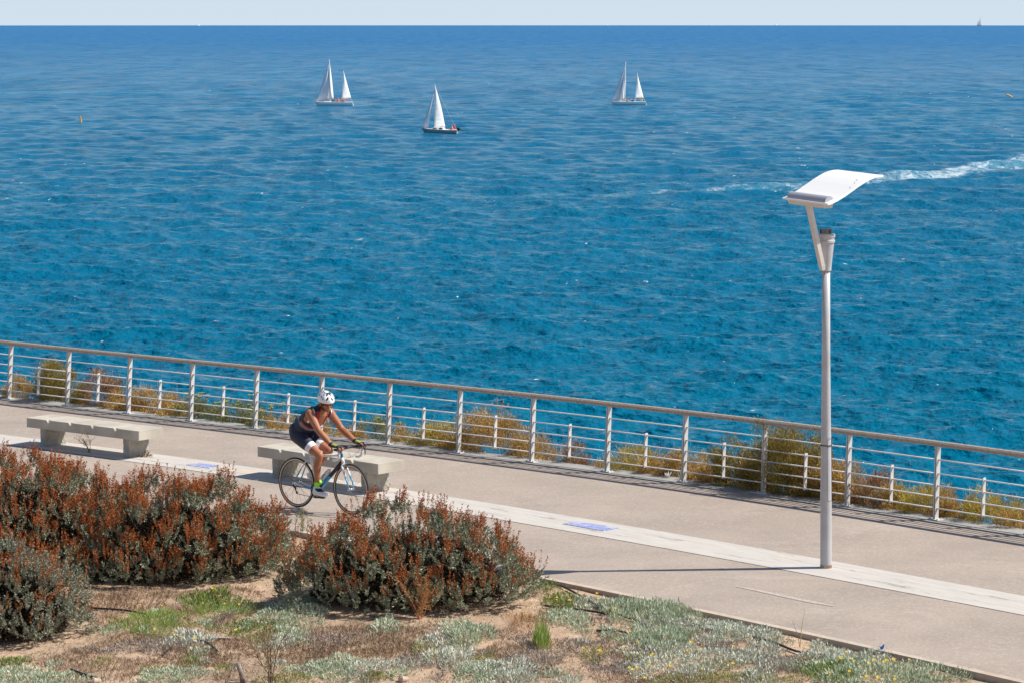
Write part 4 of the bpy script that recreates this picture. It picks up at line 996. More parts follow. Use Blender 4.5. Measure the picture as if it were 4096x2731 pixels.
pts = [RA + Vector((-.036, -.040, .0)), RA + Vector((-.02, -.040, .032)), RA + Vector((.01, -.040, .036)), BB + Vector((-.01, -.045, .103)), BB + Vector((.07, -.045, .075)), BB + Vector((.102, -.045, 0)), BB + Vector((.07, -.045, -.075)), BB + Vector((0, -.045, -.103)), J2 + Vector((.005, 0, -.015)), J2 + Vector((-.015, 0, 0)), J1 + Vector((.014, 0, 0)), J1 + Vector((0, 0, .014)), RA + Vector((-.01, -.040, -.035))]
m.tube(pts, .004, 5, closed=True); m.build('chain', M_BK, bike)
m = MB(); disc(m, J1, .0, .017, -.049, -.041, 14); disc(m, J2, .0, .017, -.049, -.041, 14); m.tube([J1 + Vector((0, -.008, 0)), J2 + Vector((0, -.008, 0))], .008, 6); m.tube([RA + Vector((.0, -.068, -.02)), RA + Vector((.018, -.07, -.045)), J1 + Vector((0, -.012, 0))], [.009, .013, .009], 8); m.build('rear_derailleur', M_BK, bike)
# handlebar
HS = HT + Vector((-.016, 0, .055)); BC = HS + Vector((.105, 0, .012)); cs, sn = math.cos(STEER), math.sin(STEER)
def st(p): v = Vector(p) - HS; return HS + Vector((v.x * cs - v.y * sn, v.x * sn + v.y * cs, v.z))
m = MB(); m.tube([HT + Vector((-.002, 0, .008)), HS + Vector((0, 0, .012))], [.020, .019], 10); m.tube([st(HS), st(BC)], [.019, .018], 10); m.build('stem', M_BK, bike, smooth=True)
m = MB(); m.tube([st(BC + Vector((0, y, 0))) for y in (-.20, -.06, 0, .06, .20)], [.0135, .0135, .017, .0135, .0135], 10); hb = m.build('handlebar', M_BK, bike, smooth=True)
HOOD = {}
for s_ in (-1, 1):
    y = .21 * s_; P = [(0, .20 * s_, 0), (.03, y, .002), (.075, y, -.002)]
    m = MB(); m.tube([st(BC + Vector(p)) for p in P], .0155, 8, 0)
    m.tube([st(BC + Vector(p)) for p in ((.070, y, 0), (.098, y, -.03), (.100, y, -.075), (.075, y, -.115), (.03, y * 1.02, -.135), (-.02, y * 1.03, -.138))], .0150, 10, 1); m.build('drop_bar', [M_BK, M_TAPE], bike, smooth=True)
    m = MB(); m.tube([st(BC + Vector(p)) for p in ((.05, y, .006), (.09, y, .018), (.125, y, .034), (.135, y, .060))], [.016, .019, .018, .010], 10); hd_ = m.build('brake_hood', M_BK, hb, smooth=True)
    m = MB(); m.tube([st(BC + Vector(p)) for p in ((.132, y, .02), (.145, y * 1.02, -.02), (.148, y * 1.04, -.07), (.138, y * 1.05, -.105))], [.009, .008, .0065, .004], 8); m.build('brake_lever', M_BK, hb, smooth=True)
    HOOD[s_] = st(BC + Vector((.085, y, .016)))
m = MB()
for s_ in (-1, 1): m.tube([st(BC + Vector(p)) for p in ((.11, .19 * s_, .02), (.16, .10 * s_, -.02), (.12, .02 * s_, -.10), (.02, 0, -.13))], .0022, 5)
m.build('cable', M_BK, bike)
m = MB(); m.box(st(BC + Vector((0, .01, .024))), (.045, .035, .016)); m.build('bike_computer', M_BK, bike)
# bottle and cage
b0 = lr(BB, dn, .30); ax = (dn - BB).normalized(); nn = Vector((-ax.z, 0, ax.x)) * 1.0
if nn.z < 0: nn = -nn
m = MB(); q = b0 + nn * .062
for s_ in (-1, 1): m.tube([b0 + nn * .03 + Vector((0, .01 * s_, 0)), q + Vector((0, .038 * s_, 0)) + ax * .02, q + Vector((0, .037 * s_, 0)) + ax * .09, b0 + nn * .03 + ax * .11], .0035, 6)
m.build('bottle_cage', M_BK, bike)
bt = empty('water_bottle', (0, 0, 0)); tag(bt, 'white translucent drinking bottle in the cage on the bicycle frame', 'bottle')
bt.matrix_world = BM @ Matrix.Translation(q) @ ax.to_track_quat('Z', 'Y').to_matrix().to_4x4()
m = MB(); m.lathe([(.0, -.035), (.034, -.034), (.036, -.02), (.036, .05), (.032, .06), (.036, .07), (.035, .12), (.028, .135)], n=18); m.build('bottle_body', mat('frosted_plastic', (.70, .74, .78), .3, coat=.3), bt, smooth=True)
m = MB(); m.lathe([(.029, .136), (.030, .150), (.015, .160), (.011, .178), (.0, .180)], n=16); m.build('bottle_cap', M_FW, bt, smooth=True)

# ------------------------------------------------------------------ bodies
def hull(bm_pts):
    bm = bmesh.new()
    for p in bm_pts: bm.verts.new(p)
    bmesh.ops.convex_hull(bm, input=bm.verts)
    bmesh.ops.delete(bm, geom=[v for v in bm.verts if not v.link_faces], context='VERTS')
    v = [tuple(q.co) for q in bm.verts]; bm.verts.index_update(); f = [tuple(q.index for q in fc.verts) for fc in bm.faces]; bm.free(); return v, f
SPH = [Vector((math.sin(math.pi * i / 8) * math.cos(6.2832 * j / 12), math.sin(math.pi * i / 8) * math.sin(6.2832 * j / 12), math.cos(math.pi * i / 8))) for i in range(1, 8) for j in range(12)] + [Vector((0, 0, 1)), Vector((0, 0, -1))]
class Body:
    def __init__(s): s.v = []; s.f = []; s.seg = []      # seg: (name, a, b, ra, rb)
    def cap(s, name, a, b, ra, rb, sa=(1, 1, 1), sb=(1, 1, 1)):
        a, b = Vector(a), Vector(b)
        pts = [a + Vector((p.x * sa[0], p.y * sa[1], p.z * sa[2])) * ra for p in SPH] + [b + Vector((p.x * sb[0], p.y * sb[1], p.z * sb[2])) * rb for p in SPH]
        v, f = hull(pts); o = len(s.v); s.v += v; s.f += [tuple(i + o for i in q) for q in f]
        s.seg.append((name, np.array(a), np.array(b), (ra * (sa[1] if 'torso' in name else 1)), (rb * (sb[1] if 'torso' in name else 1))))
    def mesh(s, voxel, name, smooth=4):
        me = bpy.data.meshes.new('tmp'); me.from_pydata(s.v, [], s.f); o = bpy.data.objects.new('tmp', me); COL.objects.link(o)
        md = o.modifiers.new('r', 'REMESH'); md.mode = 'VOXEL'; md.voxel_size = voxel
        m2 = o.modifiers.new('s', 'SMOOTH'); m2.factor = .5; m2.iterations = smooth
        dg = bpy.context.evaluated_depsgraph_get(); dg.update()
        out = bpy.data.meshes.new_from_object(o.evaluated_get(dg)); out.name = name
        bpy.data.objects.remove(o); bpy.data.meshes.remove(me); return out
    def near(s, P):
        best = np.full(len(P), 1e9); idx = np.zeros(len(P), int); tt = np.zeros(len(P))
        for i, (n, a, b, ra, rb) in enumerate(s.seg):
            d = b - a; L = max(1e-9, d @ d); t = np.clip(((P - a) @ d) / L, 0, 1); dist = np.linalg.norm(P - (a + t[:, None] * d), axis=1) - (ra + (rb - ra) * t)
            k = dist < best; best[k] = dist[k]; idx[k] = i; tt[k] = t[k]
        return idx, tt
def cloth(body, mask, name, off, mats, parent, mi=None):
    n = len(body.vertices); co = np.empty(n * 3); body.vertices.foreach_get('co', co); co = co.reshape(-1, 3); no = np.empty(n * 3); body.vertices.foreach_get('normal', no); no = no.reshape(-1, 3)
    F = [tuple(p.vertices) for p in body.polygons]; ids = np.nonzero(mask)[0]; used = sorted({v for i in ids for v in F[i]}); mp = {v: k for k, v in enumerate(used)}
    me = bpy.data.meshes.new(name); me.from_pydata([tuple(co[v] + no[v] * off) for v in used], [], [tuple(mp[v] for v in F[i]) for i in ids])
    if mi is not None: me.polygons.foreach_set('material_index', mi[ids].astype(np.int32))
    me.update(); o = link(name, me, mats, parent, smooth=True)
    sm = o.modifiers.new('thickness', 'SOLIDIFY'); sm.thickness = off * .8; sm.offset = -1
    return o
M_SKIN = mat('tanned_skin', (.43, .175, .09), .5, var=(.34, .13, .065), vscale=9, spec=.4)
M_NAVY = mat('navy_lycra', (.014, .018, .042), .6, var=(.02, .026, .055), vscale=12); M_BLKC = mat('black_lycra', (.016, .013, .020), .6)
M_WHTC = mat('white_fabric', (.80, .80, .82), .7); M_REDC = mat('red_fabric', (.45, .02, .02), .6); M_GRYC = mat('grey_fabric', (.20, .19, .215), .7)
M_NEON = mat('neon_green_sock', (.35, .90, .02), .6); M_YELC = mat('yellow_glove', (.34, .36, .05), .6)
def cyclist():
    B = Body(); y = .088
    pel = Vector((.09, 0, 1.03)); ch = Vector((.35, 0, 1.235)); nk = Vector((.455, 0, 1.325)); hdp = Vector((.555, 0, 1.425))
    B.cap('torso_low', (.085, -.055, 1.035), (.085, .055, 1.035), .118, .118); B.cap('torso_low', pel, (.20, 0, 1.14), .13, .122, (1, 1.22, 1), (.95, 1.22, 1))
    B.cap('torso_mid', (.20, 0, 1.14), ch, .126, .138, (.95, 1.2, 1), (.95, 1.32, 1)); B.cap('torso_up', ch, (.425, 0, 1.29), .138, .108, (.95, 1.32, 1), (.9, 1.4, .9))
    SH = {-1: Vector((.435, -.185, 1.305)), 1: Vector((.44, .185, 1.29))}
    for s_ in (-1, 1): B.cap('torso_up', (.40, .09 * s_, 1.28), SH[s_] - Vector((0, .025 * s_, .0)), .082, .062)
    B.cap('neck', (.425, 0, 1.33), (.525, 0, 1.395), .066, .060)
    # head, looking along the path, turned slightly towards the camera
    YAW = Matrix.Rotation(R(-27), 3, 'Z') @ Matrix.Rotation(R(6), 3, 'Y'); H0 = hdp
    def hv(p): return H0 + YAW @ Vector(p)
    B.cap('head', hv((-.02, 0, .045)), hv((.025, 0, .03)), .095, .088, (1, .82, 1.02), (1, .82, 1.05)); B.cap('head', hv((.02, 0, 0)), hv((.055, 0, -.062)), .078, .040, (1, .84, 1), (1, .95, 1))
    B.cap('head', hv((.112, 0, .012)), hv((.128, 0, -.022)), .010, .015); B.cap('head', hv((.078, -.016, -.054)), hv((.078, .016, -.054)), .017, .017)
    B.cap('head', hv((.085, -.03, .03)), hv((.085, .03, .03)), .018, .018)
    for s_ in (-1, 1): B.cap('head', hv((.0, .078 * s_, .005)), hv((-.008, .084 * s_, -.02)), .016, .011, (1, .5, 1.3), (1, .5, 1.2)); B.cap('head', hv((.07, .036 * s_, -.01)), hv((.06, .036 * s_, -.03)), .022, .024)
    EL = {-1: Vector((.635, -.225, 1.09)), 1: Vector((.585, .265, 1.06))}; WR_ = {-1: HOOD[-1] + Vector((-.118, .0, .042)), 1: HOOD[1] + Vector((-.108, .004, .045))}
    for s_ in (-1, 1):
        S, E, W = SH[s_], EL[s_], WR_[s_]
        B.cap('upper_arm', S, S.lerp(E, .45), .062, .054); B.cap('upper_arm', S.lerp(E, .45), E, .054, .041)
        B.cap('forearm', E, E.lerp(W, .3), .042, .046); B.cap('forearm', E.lerp(W, .3), W, .046, .028, sb=(1, 1.15, 1))
        G = HOOD[s_]; kn = G + Vector((.012, 0, .036))       # knuckles over the hood
        B.cap('palm', W, kn + Vector((-.055, -.016, .002)), .026, .020); B.cap('palm', W, kn + Vector((-.055, .016, .002)), .026, .020)
        B.cap('palm', kn + Vector((-.055, -.018, .002)), kn + Vector((-.004, -.030 * 1, -.002)), .019, .013); B.cap('palm', kn + Vector((-.055, .018, .002)), kn + Vector((-.004, .030, -.002)), .019, .013)
        B.cap('palm', kn + Vector((-.04, 0, .004)), kn, .021, .015)
        for j, (yy, ln) in enumerate(((-.033, .85), (-.011, 1.0), (.011, 1.0), (.033, .8))):
            f0 = kn + Vector((.004, yy, -.002)); side = 1 if yy > 0 else -1
            f1 = f0 + Vector((.028 * ln, .004 * side, -.012)); f2 = f1 + Vector((.012, .004 * side, -.026 * ln)); f3 = f2 + Vector((-.008, -.002 * side, -.022 * ln))
            B.cap('finger', f0, f1, .0095, .0088); B.cap('finger', f1, f2, .0088, .0080); B.cap('finger', f2, f3, .0080, .0070)
        i_ = -s_; t0 = W + Vector((.028, .022 * i_, -.008)); t1 = t0 + Vector((.038, .018 * i_, -.016)); t2 = t1 + Vector((.030, .002 * i_, -.020))
        B.cap('thumb', t0, t1, .014, .0105); B.cap('thumb', t1, t2, .0105, .0085)
    HP = {-1: Vector((.105, -y, .985)), 1: Vector((.105, y, .985))}; KN = {-1: Vector((.515, -.098, .752)), 1: Vector((.51, .095, .79))}; AN = {-1: Vector((.468, -.108, .322)), 1: Vector((.185, .108, .452))}
    for s_ in (-1, 1):
        H_, K, A = HP[s_], KN[s_], AN[s_]
        B.cap('thigh', H_, H_.lerp(K, .35), .098, .088); B.cap('thigh', H_.lerp(K, .35), H_.lerp(K, .8), .088, .062); B.cap('thigh', H_.lerp(K, .8), K, .062, .055)
        kf = (K - H_).normalized(); B.cap('shin', K + kf * .006, K.lerp(A, .12), .053, .048)
        cal = K.lerp(A, .34) + Vector((-.020, 0, 0)); B.cap('shin', K.lerp(A, .08), cal, .047, .056, sb=(1, .9, 1)); B.cap('shin', cal, K.lerp(A, .70), .054, .038); B.cap('shin', K.lerp(A, .66), A, .038, .031)
        if s_ < 0: heel, ball, toe = Vector((.445, -.11, .262)), Vector((.575, -.112, .247)), Vector((.655, -.114, .247))
        else: heel, ball, toe = Vector((.135, .108, .425)), Vector((.255, .11, .378)), Vector((.325, .11, .352))
        B.cap('foot', A, heel, .033, .034, sb=(1, .9, 1)); B.cap('foot', A, ball, .033, .030, sb=(1, 1.35, .9)); B.cap('foot', heel, ball, .033, .029, (1, .9, 1), (1, 1.4, .9)); B.cap('foot', ball, toe, .029, .019, (1, 1.4, .9), (1, 1.5, .9))
    body = B.mesh(.0048, 'body'); n = len(body.polygons)
    P = np.empty(n * 3); body.polygons.foreach_get('center', P); P = P.reshape(-1, 3); N = np.empty(n * 3); body.polygons.foreach_get('normal', N); N = N.reshape(-1, 3)
    idx, tt = B.near(P); nm = np.array([s[0] for s in B.seg])[idx]; segn = [s[0] for s in B.seg]
    root = empty('person'); root.matrix_world = BM
    tag(root, 'cyclist in white helmet, dark sleeveless jersey and navy shorts riding along the promenade', 'person')
    bo = link('body', body, M_SKIN, root, smooth=True)
    spine = np.array(nk - pel); spine = spine / (spine @ spine); tv = (P - np.array(pel)) @ spine      # 0 pelvis .. 1 neck
    torso = np.char.startswith(nm, 'torso'); thigh = nm == 'thigh'
    fd = N @ np.array([.70, 0, -.71])
    chest = (np.abs(P[:, 1]) < .045 + .05 * np.clip(tv - .55, 0, 1)) & (fd > .45) & (tv > .50)
    yl = np.abs(P[:, 1]); arm_line = torso & (yl > .150)
    jer = torso & (tv > .30) & ~chest & ~((yl > .165) & (tv > .6))
    mi = np.zeros(n, int); mi[(tv < .47)] = 1; mi[(tv >= .47) & (tv < .51)] = 2; mi[(tv < .36)] = 3
    mi[jer & (yl > .152) & (tv > .66)] = 4; mi[(np.abs(P[:, 1]) < .085 + .05 * np.clip(tv - .55, 0, 1)) & (fd > .35) & (tv > .60)] = 2
    back = N @ np.array([-.7, 0, .71]); mi[(back > .35) & (tv > .40)] = 0
    cloth(body, jer, 'jersey', .006, [M_BLKC, M_GRYC, M_REDC, M_NAVY, M_WHTC], root, mi)
    thn = np.zeros(n)
    for s_ in (-1, 1):
        d = np.array(KN[s_] - HP[s_]); t = ((P - np.array(HP[s_])) @ d) / (d @ d); k = (P[:, 1] * s_ > 0); thn[k] = t[k]
    th_ok = (thigh & (thn < .72)) | (torso & (tv <= .32)) | ((nm == 'shin') & False)
    mi2 = np.where(thigh & (thn > .56), 1, 0); cloth(body, th_ok, 'cycling_shorts', .007, [M_NAVY, M_WHTC], root, mi2)
    for s_ in (-1, 1):
        sd_ = P[:, 1] * s_ > 0; A = np.array(AN[s_]); K = np.array(KN[s_]); ta = ((P - A) @ (K - A)) / ((K - A) @ (K - A))
        foot = (nm == 'foot') & sd_; sh = ((nm == 'shin') | foot) & sd_ & (ta > -.02) & (ta < .17)
        cloth(body, sh, 'sock', .004, M_NEON, root)
        shoe = foot & (ta < .03); strap = (np.abs(ta + .045) < .04) & (N[:, 2] > -.2) & (P[:, 0] > A[0] + .01)
        m3 = np.where(strap, 1, 0); cloth(body, shoe, 'shoe', .007, [M_WHTC, M_BLKC], root, m3)
        palm = ((nm == 'palm') | ((nm == 'finger') & np.isin(idx, [i for i in range(len(segn)) if segn[i] == 'finger' and (i - segn.index('finger')) % 3 == 0])) | ((nm == 'thumb') & (tt < .6)) | ((nm == 'forearm') & (tt > .9) & np.isin(idx, [i for i in range(len(segn)) if segn[i] == 'forearm' and segn[i - 1] == 'forearm']))) & sd_
        W = np.array(WR_[s_]); m4 = np.where((N[:, 2] > .35) & (P[:, 0] > W[0] + .02) & (P[:, 0] < W[0] + .115), 1, 0)
        cloth(body, palm, 'glove', .0035, [M_BLKC, M_YELC], root, m4)
    # wrist band / watch
    m = MB(); c = WR_[-1].lerp(EL[-1], .09); dd = (EL[-1] - WR_[-1]).normalized(); u_ = dd.cross(Vector((0, 1, 0))).normalized(); v_ = dd.cross(u_)
    m.tube([c + (u_ * math.cos(t) + v_ * math.sin(t)) * .031 for t in [6.2832 * j / 16 for j in range(16)]], .006, 6, closed=True); m.build('watch', M_BLK, root, smooth=True)
    # helmet
    hc = hv((.002, 0, .055)); tiltm = YAW @ Matrix.Rotation(R(4), 3, 'Y'); m = MB(); rings = []; nr = 16; ns = 48
    for i in range(nr + 1):
        ph = math.pi / 2 * 1.12 * i / nr; rr = []
        for j in range(ns):
            t = 6.28319 * j / ns; rib = 1 + .035 * math.cos(t * 9) * math.sin(ph) if ph < 1.35 else 1
            x = math.sin(max(ph, .02)) * math.cos(t) * .148 * rib; yv = math.sin(max(ph, .02)) * math.sin(t) * .108 * rib; z = math.cos(ph) * .112 * (1 - .12 * math.cos(t) * math.sin(ph))
            if x < 0: x *= 1.0 + .06 * math.sin(ph); 
            rr.append(hc + tiltm @ Vector((x, yv, z)))
        rings.append(rr)
    m.loft(rings, 0, caps=True)
    inner_ = [[hc + (p - hc) * .90 for p in rings[-1]], [hc + (p - hc) * .86 for p in rings[6]]]; m.loft([rings[-1]] + inner_, 2, caps=False)
    hel = m.build('helmet', [M_WHTC, M_BK, M_BK], root, smooth=True); hel.data.materials[0] = mat('glossy_white_shell', (.86, .87, .88), .3, coat=.4)
    # vents: dark lens-shaped openings between the ribs
    def hpt(ph, t, k=1.012):
        return hc + tiltm @ Vector((math.sin(ph) * math.cos(t) * .148 * k, math.sin(ph) * math.sin(t) * .108 * k, math.cos(ph) * .112 * k * (1 - .12 * math.cos(t) * math.sin(ph))))
    for a in (-75, -45, -18, 18, 45, 75, 110, -110, 145, -145):
        for p0, p1, w_ in ((.26, .76, .135), (.86, 1.34, .12)):
            m = MB(); t0 = R(a); L = 8; top = []; bot = []
            for k in range(L + 1):
                f = k / L; wd = w_ * math.sin(math.pi * min(max(f, .04), .96)) ** .7; ph = p0 + (p1 - p0) * f; tw = .25 * (f - .5) * (1 if a > 0 else -1)
                top.append(hpt(ph, t0 + wd / max(.4, math.sin(ph)) + tw)); bot.append(hpt(ph, t0 - wd / max(.4, math.sin(ph)) + tw))
            m.add(top + bot[::-1], [tuple(range(2 * L + 2))]); m.build('vent', M_BK, hel)
    # chin strap
    m = MB()
    for s_ in (-1, 1): m.tube([hv(p) for p in ((.03, .082 * s_, .04), (.035, .080 * s_, -.02), (.045, .060 * s_, -.07), (.055, .0, -.106))], .0055, 6, flat=.5)
    m.build('chin_strap', M_BK, hel)
    # wrap sunglasses
    m = MB(); rings = []
    for k in range(17):
        t = R(-82 + 164 * k / 16); rx_, ry_ = .098, .080; hh = .019 * (1 - .35 * abs(math.sin(t)) ** 3) * (1 if abs(k - 8) > 0 else .8)
        c = hv((.018 + rx_ * math.cos(t), ry_ * math.sin(t), .014)); rings.append([c + YAW @ Vector((0, 0, hh)), c + YAW @ Vector((.004 * math.cos(t), .004 * math.sin(t), 0)), c - YAW @ Vector((0, 0, hh)), c - YAW @ Vector((.004 * math.cos(t), .004 * math.sin(t), 0))])
    m.loft(rings); m.build('sunglasses', mat('dark_lens', (.01, .01, .012), .12, spec=.8), root, smooth=True)
    m = MB(); m.sphere(pel + Vector((-.035, 0, .13)), .06, 10, sc=(.55, 1.3, 1.1)); m.build('back_pocket', M_BLKC, root, smooth=True)
cyclist()
#@@SPLIT4@@
# ------------------------------------------------------------------ boats
M_HULL = mat('white_gelcoat', (.88, .88, .86), .3, coat=.3); M_DECK = mat('boat_deck', (.82, .80, .76), .6); M_SAIL = mat('white_sailcloth', (.90, .90, .89), .8, transl=.15)
M_SAILSHD = mat('shade_tinted_sailcloth', (.86, .87, .90), .8, transl=.3); M_MAST = mat('mast_white', (.82, .82, .82), .4); M_NVC = mat('navy_sail_cover', (.02, .03, .09), .8)  # foresail cloth is the white sailcloth with shade put into its colour
M_HULLG = mat('blue_grey_hull', (.22, .30, .32), .35); M_WIN = mat('dark_window', (.02, .025, .035), .2); M_ORV = mat('orange_vest', (.80, .16, .04), .7); M_BOOM = mat('red_boom_cover', (.32, .03, .05), .7)
def hull_mesh(L, beam, free, bow_over, draft=.3, sheer=.12, mats=None, name='hull', parent=None):
    m = MB(); n = 14; rings = []
    for i in range(n + 1):
        f = i / n; x = -L / 2 + L * f; w_ = beam / 2 * (1 - (1 - min(f / .55, 1)) ** 2.1) * (1 - .22 * max(0, (f - .6) / .4) ** 2) + .015
        zt = free * (1 + sheer * (1 - f) ** 2); xb = bow_over * (1 - f) ** 4
        rings.append([Vector((x, -w_, zt)), Vector((x + xb * .5, -w_ * .93, zt * .45)), Vector((x + xb, -w_ * .70, -.02)), Vector((x + xb * 1.3, 0, -draft)), Vector((x + xb, w_ * .70, -.02)), Vector((x + xb * .5, w_ * .93, zt * .45)), Vector((x, w_, zt)), Vector((x, 0, zt + .03))])
    o = len(m.v)
    for r_ in rings: m.v += [tuple(p) for p in r_]
    for i in range(n):
        for j in range(8):
            a = o + i * 8; b = a + 8; m.f.append((a + j, a + (j + 1) % 8, b + (j + 1) % 8, b + j)); m.m.append(1 if j in (6, 7) else 0)
    m.f += [tuple(o + j for j in range(8))[::-1], tuple(o + n * 8 + j for j in range(8))]; m.m += [0, 0]
    return m.build(name, mats, parent)
def sail(name, A, Bp, Cp, belly, mt, parent, thick=.02, roach=.0):
    """A = head, Bp = tack (luff foot), Cp = clew"""
    A, Bp, Cp = Vector(A), Vector(Bp), Vector(Cp); n = 14; k = 8; m = MB(); V = []
    for i in range(n + 1):
        f = i / n; l_ = A.lerp(Bp, f); r_ = A.lerp(Cp, f) + (Cp - Bp) * roach * math.sin(math.pi * f)
        for j in range(k + 1):
            g = j / k; p = l_.lerp(r_, g); p.y += belly * math.sin(math.pi * g) * math.sin(math.pi * min(1, f * .85 + .12)); V.append(p)
    m.add(V, [(i * (k + 1) + j, i * (k + 1) + j + 1, (i + 1) * (k + 1) + j + 1, (i + 1) * (k + 1) + j) for i in range(n) for j in range(k)])
    o = m.build(name, mt, parent, smooth=True); s_ = o.modifiers.new('thickness', 'SOLIDIFY'); s_.thickness = thick; return o
# a small seated crew figure, shared mesh
def crew_mesh():
    B = Body()
    B.cap('hips', (0, -.09, .12), (0, .09, .12), .12, .12); B.cap('torso', (0, 0, .15), (.03, 0, .48), .14, .15, (1, 1.15, 1), (.8, 1.35, .9)); B.cap('neck', (.04, 0, .55), (.05, 0, .66), .06, .06)
    B.cap('head', (.05, 0, .74), (.07, 0, .70), .105, .09, (1, .85, 1.1), (1, .85, 1)); B.cap('head', (.16, 0, .73), (.165, 0, .71), .015, .02)
    for s_ in (-1, 1):
        B.cap('arm', (.03, .19 * s_, .50), (.10, .26 * s_, .27), .055, .045); B.cap('arm', (.10, .26 * s_, .27), (.30, .20 * s_, .24), .042, .03)
        for q in range(4): B.cap('hand', (.30, .20 * s_, .24), (.38, (.175 + .018 * q) * s_, .22 - .01 * q), .022, .012)
        B.cap('hand', (.30, .19 * s_, .25), (.34, .15 * s_, .25), .018, .012)
        B.cap('leg', (.02, .10 * s_, .12), (.44, .13 * s_, .20), .09, .065); B.cap('leg', (.44, .13 * s_, .20), (.46, .13 * s_, -.18), .06, .045); B.cap('leg', (.46, .13 * s_, -.2), (.60, .13 * s_, -.24), .045, .035)
    me = B.mesh(.026, 'body', 2); n = len(me.polygons); P = np.empty(n * 3); me.polygons.foreach_get('center', P); P = P.reshape(-1, 3); idx, tt = B.near(P); nm = np.array([s[0] for s in B.seg])[idx]
    top = np.isin(nm, ['torso', 'hips']) | ((nm == 'arm') & (P[:, 2] > .33)); leg = (nm == 'leg') & (P[:, 2] > -.2)
    mi = np.zeros(n, int); mi[top] = 1; mi[leg] = 2; mi[(nm == 'head') & (P[:, 2] > .76)] = 3; me.polygons.foreach_set('material_index', mi.astype(np.int32)); me.update()
    for mt in (M_SKIN, M_ORV, M_NAVY, M_NVC): me.materials.append(mt)
    me.polygons.foreach_set('use_smooth', [True] * n); return me
CREW = crew_mesh()
CM = {}
def crewm(c):
    if c not in CM: CM[c] = mat('crew_cloth', c, .8)
    return CM[c]
def crew(boat, p, rz, top, legs, cap_, label):
    o = bpy.data.objects.new('person', CREW); COL.objects.link(o); o.matrix_world = boat.matrix_world @ Matrix.Translation(p) @ Matrix.Rotation(R(rz), 4, 'Z')
    for i, c in ((1, top), (2, legs), (3, cap_)): o.material_slots[i].link = 'OBJECT'; o.material_slots[i].material = crewm(c)
    tag(o, label, 'person', 'crew seated on the sailing boats')
def foam(boat_p, w_, d_, n, seed, dx=0):
    pass
OR, RD, NV, WH, YE, GY_ = (.80, .20, .06), (.55, .05, .05), (.03, .03, .08), (.75, .75, .72), (.65, .50, .05), (.30, .30, .30)
M_WIRE = mat('rigging_wire', (.35, .36, .38), .4, metal=.5)
